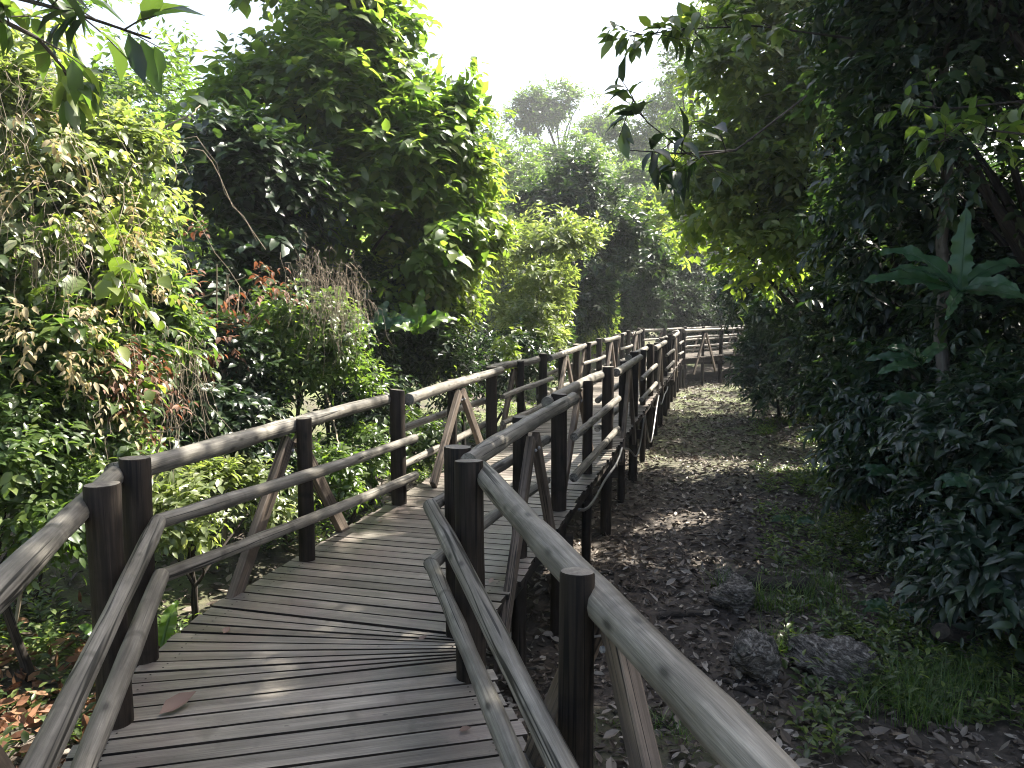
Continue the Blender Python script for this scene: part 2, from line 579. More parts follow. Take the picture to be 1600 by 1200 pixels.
def railing(label, pa, pb, inward, posts, mids, tops, seed, r_top=.05, r_mid=.036, side=1, ext=(.12, .12), brace_z=-.16, mid_ext=(.1, .1), braces=True, pm=None, brace_o=.085, flip=False, mid_a=None, mid_b=None, top_a=None, top_b=None, bolts=False):
    """pa, pb: plan of the two end posts; posts = which of the three posts this bay owns"""
    d = unit(pb - pa)
    inn = np.array(inward)
    pm = (pa + pb) / 2 if pm is None else pm
    o0 = np.array([pm[0], pm[1], 0.0])
    root = empty('log_railing', o0, label, 'railing', 'log railings along the boardwalk')
    rng = np.random.RandomState(seed)
    if 'a' in posts:
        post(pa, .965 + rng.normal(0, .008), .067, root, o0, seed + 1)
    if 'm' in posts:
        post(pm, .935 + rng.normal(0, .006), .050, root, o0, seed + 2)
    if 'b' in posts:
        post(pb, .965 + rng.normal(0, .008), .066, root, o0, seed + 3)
    P3 = lambda p, z: np.array([p[0], p[1], z])
    if flip:                                                # every other bay swaps the sides of its logs
        inn = -inn
        brace_z = .03
    out = -inn
    # the top log runs along the outer side of the posts; two thinner logs along the inner side
    ta = pa + out * .075 - d * ext[0] if top_a is None else top_a
    tb = pb + out * .075 + d * ext[1] if top_b is None else top_b
    log('top_rail', P3(ta, tops[0]), P3(tb, tops[1]), r_top, root, o0, seed + 4)
    ma = pa + inn * (.067 + r_mid) - d * mid_ext[0] if mid_a is None else mid_a
    mb_ = pb + inn * (.067 + r_mid) + d * mid_ext[1] if mid_b is None else mid_b
    for k, (z0, z1) in enumerate(mids):
        log('mid_rail', P3(ma, z0), P3(mb_, z1), r_mid, root, o0, seed + 6 + k)
    if braces:
        L = np.linalg.norm(pb - pa) * .5
        s3 = np.array([inn[0], inn[1], 0])
        for sg in (-1, 1):
            mb = MB()
            top_p = P3(pm + out * brace_o + d * sg * .05, .80)
            bot = P3(pm + out * brace_o + d * sg * min(.80, L * .62), brace_z)
            beam(mb, bot - o0, top_p - o0, .05, .10, s3)
            br = mb.build('brace', M_BRACE, root, smooth=False)
            if not bolts:
                continue
            mb2 = MB()
            q = top_p - np.array([0, 0, .07]) - d[0] * 0
            tube(mb2, [q - o0 - s3 * .034, q - o0 + s3 * .034], .010, 8)
            mb2.build('bolt', M_BOLT, br)
    return root


inL, inR = NB, -NB
nA = np.array([HA[1], -HA[0]])
MID_N = [(.575, .565), (.255, .235)]
names = ['second', 'third', 'fourth', 'fifth', 'sixth', 'seventh', 'eighth']
# near bay, left and right (the bay the photographer stands on)
def cross2(p, u, q, v, e=.0):
    s = np.linalg.solve(np.array([u, -v]).T, q - p)[0]
    return p + u * (s + e)


mo = .067 + .036
kl = lambda e: (cross2(AL1 + nA * mo, HA, BL0 + NB * mo, HB, e), cross2(BL0 + NB * mo, HB, AL1 + nA * mo, HA, -e))
kr = lambda e: (cross2(AR1 - nA * mo, HA, BR0 - NB * mo, HB, e), cross2(BR0 - NB * mo, HB, AR1 - nA * mo, HA, -e))
tl_ = (cross2(AL1 - nA * .075, HA, BL0 - NB * .075, HB, .012), cross2(BL0 - NB * .075, HB, AL1 - nA * .075, HA, -.012))
(la, lb), (ra, rb) = kl(.010), kr(.010)
railing('log railing of the near bay running down to the lower left picture corner', AL1 - HA * 2.7, AL1, nA, 'mb', [(.42, .665), (.15, .405)], (.82, .885), 100, ext=(.3, .35), mid_ext=(.3, .32), mid_b=la, top_b=tl_[0])
railing('thick log railing of the near bay crossing the lower right, short post beside it', AR1 - HA * 2.75, AR1, -nA, 'mb', [(.43, .68), (.14, .39)], (.80, .915), 120, r_top=.053, ext=(.3, .10), mid_ext=(.3, .17), pm=np.array([.178, 2.08]), mid_b=ra, bolts=True)
railing('first left log railing past the near corner, its double braces under the lit rail', LB[0], LB[1], inL, 'amb', [(.665, .545), (.405, .22)], (.885, .89), 140, ext=(.10, -.06), mid_ext=(.18, .12), mid_a=lb, top_a=tl_[1], bolts=True)
railing('first right log railing past the near corner, starting at the double posts', RB[0], RB[1], inR, 'amb', [(.68, .575), (.39, .235)], (.90, .89), 160, ext=(.06, .22), mid_ext=(.17, .02), brace_z=-.3, mid_a=rb, bolts=True)
for k in range(1, NBAY):
    rz = np.random.RandomState(300 + k)
    j = lambda: rz.normal(0, .012)
    railing(names[k - 1] + ' left log railing past the near corner, on the side of the sunlit bushes', LB[k], LB[k + 1], inL, 'mb', [(.575 + j(), .56 + j()), (.255 + j(), .235 + j())], (.885 + j(), .885 + j()), 200 + 20 * k, ext=(-.10 + .05 * rz.randn(), .14), mid_ext=(-.12, .12), flip=k % 2 == 1, bolts=k == 1)
    railing(names[k - 1] + ' right log railing past the near corner, above the leaf covered track', RB[k], RB[k + 1], inR, 'mb', [(.575 + j(), .56 + j()), (.255 + j(), .235 + j())], (.885 + j(), .885 + j()), 500 + 20 * k, ext=(-.12 if k % 2 == 0 else .12, .16), mid_ext=(-.12 if k % 2 else .12, .12), brace_z=-.3, flip=k % 2 == 1, bolts=k == 1)
for k in range(3):
    w = ('first', 'second', 'third')[k]
    railing(w + ' back railing of the far bend, log rails before the dark bushes', LC[k], LC[k + 1], NC, 'amb' if k == 0 else 'mb', MID_N, (.885, .885), 800 + 20 * k)
    railing(w + ' front railing of the far bend with braces down to the green track', RC_[k], RC_[k + 1], -NC, 'amb' if k == 0 else 'mb', MID_N, (.885, .885), 900 + 20 * k, brace_z=-.55)


def hose():
    mb = MB()
    P = []
    o = NB * .17
    for k in range(1, 5):
        a, b = RB[k] + o, RB[k + 1] + o
        sag = (.16, .32, .42, .3, .25, .2)[k - 1]
        for t in np.linspace(0, 1, 12, endpoint=False):
            p = a + (b - a) * t
            P.append((p[0], p[1], .01 - sag * 4 * t * (1 - t) * (1 + .5 * math.sin(5 * t + 2 * k))))
    tube(mb, P, .013, 8)
    tag(mb.build('hose', M_HOSE), 'black hose slung in sagging loops along the outer edge of the deck', 'hose')


hose()

# ------------------------------------------------------------------ leaves
T4 = (np.array([(0, 0, 0), (-.5, .42, .07), (0, 1, -.14), (.5, .42, .07)]), [(0, 3, 2), (0, 2, 1)])
T8 = (np.array([(0, 0, 0), (-.42, .25, .07), (-.42, .60, .04), (0, 1, -.20), (.42, .60, .04), (.42, .25, .07), (0, .3, .0), (0, .64, -.05)]),
      [(0, 6, 1), (0, 5, 6), (1, 6, 7), (1, 7, 2), (6, 5, 4), (6, 4, 7), (2, 7, 3), (7, 4, 3)])
TC = (np.array([(0, 0, .03), (-.45, .3, .16), (-.40, .65, .2), (0, 1, .16), (.42, .60, .12), (.45, .25, .10), (0, .3, .0), (0, .64, .02)]),
      T8[1])                                                     # curled dead leaf


def leaf_mesh(name, P, D, Nn, Ln, Wd, tmpl, mat, parent=None, v=None, rng=None, smooth=True):
    T, Fc = tmpl
    n, m = len(P), len(T)
    D = unit(D)
    Nn = unit(Nn - D * (Nn * D).sum(1, keepdims=True))
    S = np.cross(D, Nn)
    V = (P[:, None] + S[:, None] * (T[None, :, 0:1] * Wd[:, None, None]) + D[:, None] * (T[None, :, 1:2] * Ln[:, None, None])
         + Nn[:, None] * (T[None, :, 2:3] * Ln[:, None, None])).reshape(-1, 3)
    Fa = (np.array(Fc)[None] + (np.arange(n) * m)[:, None, None]).reshape(-1, 3)
    me = bpy.data.meshes.new(name)
    me.vertices.add(len(V))
    me.vertices.foreach_set('co', V.astype(np.float32).ravel())
    me.loops.add(Fa.size)
    me.loops.foreach_set('vertex_index', Fa.astype(np.int32).ravel())
    me.polygons.add(len(Fa))
    me.polygons.foreach_set('loop_start', np.arange(0, Fa.size, 3, dtype=np.int32))
    me.polygons.foreach_set('loop_total', np.full(len(Fa), 3, np.int32))
    a = me.attributes.new('v', 'FLOAT', 'POINT')
    if v is None:
        v = np.random.RandomState(n).rand(n)
    a.data.foreach_set('value', np.repeat(v, m).astype(np.float32))
    me.materials.append(mat)
    me.polygons.foreach_set('use_smooth', np.full(len(Fa), bool(smooth and m > 4)))
    me.update(calc_edges=True)
    o = bpy.data.objects.new(name, me)
    COL.objects.link(o)
    if parent:
        o.parent = parent
    return o


def rdir(rng, n):
    return unit(rng.normal(size=(n, 3)))


def lump(P, rng, k=1.0):
    s = np.zeros(len(P))
    for _ in range(5):
        w = rng.normal(size=3) * 2.2 * k
        s += np.sin(P @ w + rng.rand() * 6.28)
    return s


def spray(blobs, n, rng, K=9, tl=.32, leaf=(.10, .045), droop=.25, shell=.55, gaps=-.9, upn=1.0, spread=.8):
    """leafy twigs spread through the blobs' volume, thickest near the outside; returns leaf arrays"""
    c = np.array([b[0] for b in blobs])
    r = np.array([b[1] if np.ndim(b[1]) else (b[1],) * 3 for b in blobs], float)
    w = (r.prod(1)) ** (2 / 3)
    i = rng.choice(len(blobs), n, p=w / w.sum())
    d = rdir(rng, n)
    u = 1 - shell * rng.random(n) ** 1.3
    M = 11                                                   # leaf masses of each blob, with gaps between them
    cd = rdir(rng, len(blobs) * M).reshape(len(blobs), M, 3)
    cu = .62 + .34 * rng.random((len(blobs), M))
    m = rng.randint(0, M, n)
    cd_, cu_ = cd[i, m], cu[i, m]
    loose = rng.random(n) < .22
    g = rdir(rng, n) * (.42 * rng.random(n) ** .45)[:, None]
    g[:, 2] *= .7
    off = cd_ * cu_[:, None] + g
    off = np.where(loose[:, None], d * u[:, None], off)
    d = unit(np.where(loose[:, None], d, cd_ * .6 + g * 1.2 + .02))
    P = c[i] + r[i] * off
    keep = np.ones(n, bool)
    for k in range(len(blobs)):
        q = (((P - c[k]) / r[k]) ** 2).sum(1)
        keep &= ~((q < .45) & (i != k) & (rng.random(n) < .8))
    keep &= lump(P, rng, .8 / np.sqrt(r.mean())) > gaps
    P, d = P[keep], d[keep]
    n = len(P)
    T = unit(d * .7 + rdir(rng, n) * .65 + np.array([0, 0, .12]))
    up = np.array([0, 0, 1.0])
    side = unit(np.cross(T, up + rdir(rng, n) * .6))
    cl = rng.random(n)
    tsz = .75 + .55 * rng.random(n)
    LP, LD, LN, LL, LW, LV = [], [], [], [], [], []
    tls = tl * (.6 + .8 * rng.random(n))
    for j in range(K):
        s = (j + .4) / K
        sg = 1 if j % 2 else -1
        p = P + T * (tls * s)[:, None] - up * (tls * s * s * .25)[:, None]
        dd = unit(T * (.35 + .5 * s) + side * sg * spread + rdir(rng, n) * .42 - up * droop)
        nn = unit(up * upn + d * .45 + rdir(rng, n) * .5)
        sz = tsz * (.5 + .8 * rng.random(n)) * (1.0 - .25 * s)
        LP.append(p); LD.append(dd); LN.append(nn)
        LL.append(leaf[0] * sz); LW.append(leaf[1] * sz * (.85 + .3 * rng.random(n)))
        LV.append(np.clip(.30 * cl + .42 * rng.random(n) + .25 * rng.random(n) * s + (rng.random(n) > .965) * .5, 0, 1))
    cat = np.concatenate
    return cat(LP), cat(LD), cat(LN), cat(LL), cat(LW), cat(LV)


def stems(root, o0, base, blobs, r, rng, mat=M_BARK, name='trunk', lean=None, extra=0, minr=.012, fork=None):
    mb = MB()
    base = np.asarray(base, float)
    c = np.array([b[0] for b in blobs])
    top = c[np.argmax(c[:, 2])] if fork is None else np.asarray(fork)
    mid = base + (top - base) * np.array([.35, .35, .55]) + rng.normal(0, .08, 3) * np.linalg.norm(top - base) * .5
    t = np.linspace(0, 1, 10)[:, None]
    sp = (1 - t) ** 2 * base + 2 * t * (1 - t) * mid + t * t * top
    sp = sp + rng.normal(0, r * .25, sp.shape) * np.array([1, 1, .2])
    if fork is None:
        sp = sp[:9]
    tube(mb, sp - o0, np.linspace(r * 1.15, r * .25, len(sp)), 9, True, 0, 0, .12, rng)
    rm = max(np.max(b_[1]) for b_ in blobs)
    for b in c[[i for i, b_ in enumerate(blobs) if np.max(b_[1]) > .5 * rm or fork is not None]]:
        k = int(np.argmin(np.abs(sp[:, 2] - (base[2] * .45 + b[2] * .55))))
        if fork is not None:
            k = 9
        a = sp[min(k, 7 if fork is None else 9)]
        for e in range(1 + extra):
            q = b + rng.normal(0, .18, 3) * (e > 0) * np.linalg.norm(b - a)
            q = a + (q - a) * (.8 if fork is None else .95)
            mm = (a + q) / 2 + rng.normal(0, .07, 3) * np.linalg.norm(q - a) + np.array([0, 0, .06]) * np.linalg.norm(q - a)
            tt = np.linspace(0, 1, 7)[:, None]
            bp = (1 - tt) ** 2 * a + 2 * tt * (1 - tt) * mm + tt * tt * q
            r0 = max(r * .5 * (1 - min(k, 7) / 14), minr)
            tube(mb, bp - o0, np.linspace(r0, max(r0 * .3, .005), 7), 6, True, 0, 0, .1, rng)
    return mb.build(name, mat, root)


def B(px, py, y, rpx, sq=1.0, deep=1.0):
    r = rpx * y / F
    return (at(px, py, y), (r, r * deep, r * sq))


SEED = [10]


def plant(name, label, cat, blobs, n, mat, base=None, K=9, tl=.32, leaf=(.10, .045), tm=None, tr=.05, group=None, crown='foliage', stem='stem', extra=0, bark=M_BARK, minr=.012, fork=None, **kw):
    SEED[0] += 7
    rng = np.random.RandomState(SEED[0])
    c = np.array([b[0] for b in blobs])
    if base is None:
        bx, by = c[:, 0].mean(), c[:, 1].mean() + .1
    else:
        bx, by = base
    bz = float(gz(bx, by))
    o0 = np.array([bx, by, bz])
    root = empty(name, o0, label, cat, group)
    P, D, Nn, Ln, Wd, v = spray(blobs, n, rng, K, tl, leaf, **kw)
    ok = P[:, 2] > gz(P[:, 0], P[:, 1]) + .01
    # nothing grows through the deck or leans on the walkway
    d = P[:, 0] - cline(P[:, 1])
    ok &= ~((np.abs(d) < 1.0) & (P[:, 2] < 2.6) & (P[:, 1] < 27))
    leaf_mesh(crown, (P - o0)[ok], D[ok], Nn[ok], Ln[ok], Wd[ok], tm or T4, mat, root, v[ok])
    stems(root, o0, o0 - np.array([0, 0, .1]), blobs, tr, rng, bark, stem, extra=extra, minr=minr, fork=fork)
    return root


def tree(label, blobs, n, mat, base=None, name='broadleaf_tree', tr=.14, **kw):
    return plant(name, label, 'tree', blobs, n, mat, base, tr=tr, crown='crown', stem='trunk', **kw)


def shrub(label, blobs, n, mat, base=None, name='shrub', tr=.03, cat='shrub', **kw):
    return plant(name, label, cat, blobs, n, mat, base, tr=tr, **kw)


# ------------------------------------------------------------------ left bank
tree('sunlit vine smothered tree at the upper left, dry strands hanging down it',
     [B(30, 235, 5.3, 110, 1, 1), B(150, 265, 5.8, 80), B(60, 330, 5.2, 110), B(190, 330, 5.9, 75), B(-70, 250, 5.2, 130), B(-90, 60, 5.4, 120), B(110, 400, 5.6, 90)],
     2900, M_PALE, (-4.4, 5.6), K=8, tl=.28, leaf=(.105, .052), tm=T8, tr=.07, droop=.45)
shrub('creeper with large heart shaped lime leaves climbing over the sunny left bank',
      [B(230, 300, 5.4, 45), B(160, 400, 5.0, 50), B(240, 440, 5.4, 45), B(120, 300, 5.0, 50), B(60, 430, 4.7, 50), B(150, 560, 5.0, 40)],
      85, M_LITE, (-3.6, 5.7), K=5, tl=.3, leaf=(.135, .095), tm=T8, droop=.5, name='creeper', cat='creeper', tr=.012, shell=.1)
shrub('glossy pale leaved shrub glittering in the sun at the left picture edge',
      [B(30, 470, 5.0, 100), B(150, 480, 5.6, 90), B(60, 580, 5.0, 90), B(-70, 500, 5, 110), B(215, 520, 6.0, 65)],
      2300, M_LEAF, (-3.7, 5.2), K=8, tl=.28, leaf=(.115, .058), tm=T8, droop=.45, tr=.04)
shrub('low sunny shrub just outside the near left log rail',
      [B(30, 690, 4.6, 90), B(130, 680, 5.2, 70), B(-60, 660, 4.5, 80), B(100, 790, 4.7, 60)],
      1300, M_LEAF, (-3.1, 4.9), K=7, tl=.24, leaf=(.085, .045), tm=T8, droop=.35)
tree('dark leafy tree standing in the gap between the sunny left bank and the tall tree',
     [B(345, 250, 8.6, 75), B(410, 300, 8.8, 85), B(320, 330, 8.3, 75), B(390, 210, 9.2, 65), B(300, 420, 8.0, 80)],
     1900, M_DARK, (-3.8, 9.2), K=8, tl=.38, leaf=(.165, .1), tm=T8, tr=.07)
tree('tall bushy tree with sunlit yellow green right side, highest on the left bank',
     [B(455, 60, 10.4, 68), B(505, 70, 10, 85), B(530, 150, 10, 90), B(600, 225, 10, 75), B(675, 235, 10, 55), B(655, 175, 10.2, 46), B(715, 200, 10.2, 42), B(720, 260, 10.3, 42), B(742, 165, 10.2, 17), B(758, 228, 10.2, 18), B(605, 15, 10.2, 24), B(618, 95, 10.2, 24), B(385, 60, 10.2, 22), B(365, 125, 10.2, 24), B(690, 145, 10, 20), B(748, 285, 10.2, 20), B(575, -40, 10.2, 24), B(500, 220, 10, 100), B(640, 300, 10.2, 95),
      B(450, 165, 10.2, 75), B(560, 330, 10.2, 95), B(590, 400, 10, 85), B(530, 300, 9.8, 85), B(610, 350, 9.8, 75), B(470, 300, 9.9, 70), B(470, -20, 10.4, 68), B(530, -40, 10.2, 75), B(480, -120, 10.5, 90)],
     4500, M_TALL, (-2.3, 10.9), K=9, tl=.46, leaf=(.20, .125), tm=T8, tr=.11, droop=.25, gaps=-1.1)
tree('young light green tree rising at the right side of the tall bushy tree',
     [B(690, 300, 10.8, 70), B(715, 350, 11, 55), B(665, 400, 10.6, 60)],
     800, M_LITE, (-1.5, 11.2), K=8, tl=.38, leaf=(.17, .1), tm=T8, tr=.05, name='sapling')
shrub('dark understory shrub under the tall bushy tree',
      [B(560, 500, 10, 80), B(480, 440, 9.6, 70), B(640, 520, 10.6, 60), B(400, 520, 8.6, 80)],
      2200, M_DARK, (-2.3, 9.9), K=9, leaf=(.12, .06), gaps=-1.3)
shrub('leafy mound carrying a fringe of dried grass, left of the big leaf plant',
      [B(470, 480, 7.6, 55), B(500, 540, 7.5, 65), B(440, 590, 7.4, 60), B(530, 600, 7.8, 50), B(475, 400, 7.8, 35), B(470, 640, 7.5, 45), B(540, 650, 7.9, 40), B(410, 600, 7.2, 40)],
      2300, M_LEAF, (-2.35, 7.9), K=8, tl=.25, leaf=(.085, .042), tm=T8)
shrub('shaded dark shrub behind the first left rail',
      [B(300, 620, 6.4, 65), B(370, 640, 6.8, 60), B(270, 560, 6.5, 55), B(420, 660, 7.2, 45), B(340, 560, 7.0, 60), B(320, 700, 6.3, 50), B(410, 720, 7, 42), B(240, 680, 6.0, 45), B(480, 700, 7.7, 40)],
      2400, M_DARK, (-2.9, 7.0), K=8, tl=.26, leaf=(.10, .05), tm=T8, gaps=-1.3)
shrub('low sunny ground shrub filling the gap behind the first left rail', [B(290, 790, 5.4, 42), B(350, 770, 5.9, 42), B(260, 850, 4.9, 36), B(420, 760, 6.4, 36), B(300, 860, 4.9, 30)],
      900, M_PALE, (-2.35, 5.7), K=7, tl=.2, leaf=(.085, .042), tm=T8, droop=.3)
shrub('low green ground shrub behind the left rail near the first end post', [B(520, 740, 7.2, 36), B(570, 710, 7.9, 36), B(470, 770, 6.6, 30), B(640, 680, 9.0, 36)],
      700, M_LEAF, (-1.75, 7.4), K=7, tl=.2, leaf=(.085, .042), tm=T8, droop=.3)
shrub('dark glossy shrub behind the left rail, beside the brace of the second bay',
      [B(600, 560, 9.2, 65), B(560, 620, 8.8, 45), B(660, 570, 9.8, 50)],
      1200, M_DARK, (-1.7, 9.2), K=8, leaf=(.11, .055))
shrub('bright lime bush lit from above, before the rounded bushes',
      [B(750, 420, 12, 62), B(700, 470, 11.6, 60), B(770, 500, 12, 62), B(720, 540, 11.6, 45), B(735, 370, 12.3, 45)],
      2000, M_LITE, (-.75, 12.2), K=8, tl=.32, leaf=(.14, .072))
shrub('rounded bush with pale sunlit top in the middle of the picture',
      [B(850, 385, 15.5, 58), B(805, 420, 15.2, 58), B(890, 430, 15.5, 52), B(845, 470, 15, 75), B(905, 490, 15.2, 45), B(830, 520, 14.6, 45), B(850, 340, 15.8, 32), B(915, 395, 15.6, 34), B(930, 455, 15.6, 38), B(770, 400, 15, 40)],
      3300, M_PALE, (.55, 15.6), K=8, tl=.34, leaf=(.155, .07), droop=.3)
shrub('low dark bush spilling over the left rail below the rounded bush',
      [B(760, 570, 13.4, 40), B(810, 560, 14, 42), B(870, 545, 15.5, 34), B(700, 590, 11.8, 38)],
      1300, M_DARK, (-.5, 14.0), K=8, leaf=(.11, .055))
tree('dark domed tree behind the rounded bush',
     [B(890, 310, 22, 52), B(850, 350, 22, 52), B(940, 340, 22, 55), B(910, 390, 21.5, 62), B(970, 390, 21.5, 52), B(1000, 440, 21.8, 48), B(950, 440, 21.5, 55), B(900, 280, 22.3, 30), B(890, 470, 21, 50)],
     3800, M_DARK, (2.2, 22.6), K=8, tl=.46, leaf=(.23, .11), tr=.12, gaps=-1.4)
shrub('light green feathery shrub where the walkway starts to bend',
      [B(950, 500, 22.5, 26), B(985, 485, 22.8, 24), B(1010, 475, 23, 18), B(925, 515, 22, 22), B(980, 510, 23, 26)],
      900, M_LITE, (2.9, 23.3), K=9, tl=.34, leaf=(.13, .05))
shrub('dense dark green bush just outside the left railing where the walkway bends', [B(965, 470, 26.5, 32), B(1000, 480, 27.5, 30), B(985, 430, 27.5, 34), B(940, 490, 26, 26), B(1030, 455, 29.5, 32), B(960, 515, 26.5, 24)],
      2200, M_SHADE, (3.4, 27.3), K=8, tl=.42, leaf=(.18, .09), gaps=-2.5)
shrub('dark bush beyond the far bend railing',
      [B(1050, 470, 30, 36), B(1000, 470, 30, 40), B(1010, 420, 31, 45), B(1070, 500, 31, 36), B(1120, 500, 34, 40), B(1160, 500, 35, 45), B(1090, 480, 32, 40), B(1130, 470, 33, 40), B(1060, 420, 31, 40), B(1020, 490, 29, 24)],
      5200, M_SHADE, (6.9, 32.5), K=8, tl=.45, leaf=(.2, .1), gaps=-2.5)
tree('tall crowned dark tree closing the view above the far bend',
     [B(1110, 400, 38, 60), B(1160, 420, 38, 60), B(1150, 340, 39, 60), B(1210, 400, 38, 70), B(1080, 350, 40, 45)],
     3600, M_SHADE, (11.0, 40), K=8, tl=.6, leaf=(.28, .14), tr=.2, gaps=-2.5)
# ------------------------------------------------------------------ far trees in the haze
FARG = 'trees fading into the haze'
tree('hazy light green tree between the tall left tree and the dark domed tree',
     [B(760, 215, 36, 48), B(790, 270, 36, 52), B(740, 270, 35, 50), B(820, 320, 34, 48), B(770, 340, 34, 55), B(735, 190, 37, 30)],
     2600, M_LEAF, (-.9, 36.5), K=9, tl=.6, leaf=(.24, .12), tr=.18)
far = [B(835, 165, 66, 30, .5), B(870, 152, 66, 34, .42), B(905, 160, 66, 30, .45), B(935, 182, 67, 26, .5), B(812, 182, 66, 20, .5), B(850, 180, 65, 26, .35), B(895, 178, 65, 26, .35), B(820, 205, 66, 18, .4), B(955, 205, 67, 18, .45), B(920, 200, 66, 18, .4)]
tree('tall flat crowned tree with bare forking limbs against the white sky', far, 2300, M_LEAF, (5.0, 67), K=8, tl=.9, leaf=(.34, .17), tr=.34, extra=0, minr=.1, fork=at(878, 262, 66.5), gaps=-.7)
tree('hazy rounded tree at the foot of the flat crowned tree',
     [B(895, 240, 46, 34), B(870, 270, 46, 36), B(920, 270, 46, 36), B(880, 300, 45, 40)],
     1500, M_LEAF, (3.4, 47), K=8, tl=.7, leaf=(.28, .14), tr=.2)
tree('pale hazy tree at the left foot of the flat crowned tree',
     [B(830, 265, 62, 26), B(850, 310, 60, 34), B(815, 235, 62, 22), B(800, 300, 58, 30)], 900, M_LEAF, (1.6, 62), K=8, tl=.8, leaf=(.32, .16), tr=.22)
tree('hazy tree right of the rounded hazy tree, under the hanging dark branch',
     [B(985, 300, 42, 42), B(1030, 290, 42, 42), B(1010, 345, 40, 45), B(960, 340, 41, 32), B(1040, 340, 40, 36)],
     1900, M_LEAF, (7.0, 43), K=8, tl=.65, leaf=(.27, .13), tr=.2)
tree('vine clad tall slim tree at the right edge of the sky gap',
     [B(1080, 110, 34, 26, 1.4), B(1072, 180, 34, 24, 1.5), B(1085, 250, 34, 26, 1.5), B(1075, 310, 34, 30, 1.3), B(1095, 50, 34, 34), B(1060, 80, 34, 22)],
     1600, M_LEAF, (7.7, 34.4), K=8, tl=.5, leaf=(.2, .1), tr=.2, droop=.5)
tree('pale hazy tree rising between the flat crowned tree and the vine clad slim tree', [B(1000, 195, 52, 36), B(1040, 165, 52, 34), B(1030, 235, 50, 44), B(970, 235, 52, 30), B(1055, 110, 52, 26)], 1700, M_LEAF, (8.9, 53), K=8, tl=.75, leaf=(.3, .15), tr=.2)
shrub('bright green big leaved shrub in the sun above the far dark bush',
      [B(1040, 300, 30, 20), B(1030, 365, 27, 24), B(1045, 395, 26, 22), B(1010, 345, 28, 16)],
      500, M_LITE, (5.6, 28.4), K=8, tl=.5, leaf=(.34, .15), tr=.05)
k = 0
for px, py, y, r, lab in ((620, 150, 48, 60, 'hazy tree glimpsed behind the tall bushy tree'), (200, 190, 16, 70, 'small dark tree top behind the sunny left bank'),
                          (330, 330, 22, 110, 'dark tree filling the gap behind the left trees'), (600, 420, 24, 120, 'dark shaded tree behind the lime bush'),
                          (740, 440, 27, 70, 'green tree hidden behind the lime bush and the rounded bush')):
    tree(lab, [B(px, py, y, r), B(px - r * .7, py + r * .6, y, r * .8), B(px + r * .6, py + r * .7, y, r * .8), B(px, py + r * 1.5, y, r)], 1500, M_LEAF if y > 40 else M_DARK, K=8, tl=.03 * y ** .8, leaf=(.010 * y ** .9 + .05, .005 * y ** .9 + .03), tr=.14)
# ------------------------------------------------------------------ right side
tree('big leafy tree with sunlit yellow green crown leaning over the track',
     [B(1180, 190, 13.2, 80, 1, .5), B(1250, 120, 13, 95, 1, .5), B(1120, 255, 13.4, 62, 1, .5), B(1195, 290, 13, 85, 1, .5), B(1285, 230, 13, 95, 1, .5), B(1110, 335, 13.8, 52, 1, .5), B(1250, 330, 13, 80, 1, .5),
      B(1240, 240, 13.1, 80, 1, .5), B(1310, 300, 13, 80, 1, .5), B(1170, 90, 12.6, 75, 1, .5), B(1310, 60, 12.5, 90, 1, .5), B(1220, 0, 12.8, 90, 1, .5), B(1300, -90, 13, 100, 1, .5), B(1180, 385, 13.8, 50, 1, .5)],
     3300, M_LITE, (5.6, 13.8), K=8, tl=.48, leaf=(.21, .12), tm=T8, tr=.12, gaps=-1.6)
tree('dark broadleaf tree overhanging the upper right corner, nearest of the right trees',
     [B(1450, 120, 8.4, 130), B(1530, 60, 7.6, 150), B(1590, 200, 7.2, 120), B(1450, 250, 8.8, 110), B(1395, 140, 9.4, 85), B(1410, 10, 9, 105), B(1470, -110, 8.2, 170), B(1600, -160, 7.4, 180), B(1420, -270, 8.4, 170), B(1700, 60, 7.6, 180), B(1620, -330, 8, 180), ((5.2, 5.6, 7.2), (1.2, 1.2, .9)), ((4.2, 5.0, 7.8), (1.1, 1.1, .8)), ((6.2, 6.4, 6.8), (1.2, 1.2, .9)), ((5.0, 4.2, 8.2), (1.2, 1.2, .8)), ((4.0, 6.6, 6.6), (1, 1, .8)), ((3.1, 6.3, 6.5), (.9, .9, .6)), ((2.9, 5.4, 6.9), (.9, .9, .6)), ((3.7, 7.7, 6.9), (.9, .9, .7))],  # masses above the frame are unseen, added to keep sun off the deck
     7600, M_DARK, (5.9, 8.9), K=8, tl=.42, leaf=(.18, .09), tm=T8, tr=.17, extra=1, gaps=-1.5)
tree('dark tree with drooping leaves behind the big ragged leaf plant',
     [B(1390, 340, 10, 100), B(1480, 360, 9.6, 110), B(1570, 380, 9, 110), B(1330, 400, 11, 85), B(1420, 430, 10, 90), B(1530, 470, 9.2, 100), B(1660, 400, 8.6, 140), B(1640, 560, 8, 140)],
     3000, M_DARK, (5.2, 10.4), K=8, tl=.42, leaf=(.2, .085), tm=T8, droop=.45, tr=.13, gaps=-1.6)
shrub('tall dark shrub wall beside the track at the far end of the leaf litter',
      [B(1200, 450, 18, 52), B(1225, 520, 17, 52), B(1185, 560, 19, 36), B(1240, 400, 17, 62), B(1275, 490, 15, 70), B(1200, 590, 17.5, 30), B(1260, 570, 15, 50)],
      3000, M_BLUE, (6.3, 17.6), K=8, tl=.4, leaf=(.2, .08), tr=.06, gaps=-1.6)
shrub('dark shrub in the middle of the right hand thicket, above the ferns',
      [B(1330, 520, 12, 85), B(1390, 560, 10.5, 90), B(1320, 600, 12, 50), B(1420, 490, 10.5, 80)],
      2200, M_DARK, (5.6, 12), K=8, tl=.38, leaf=(.18, .08), tm=T8, gaps=-1.7)
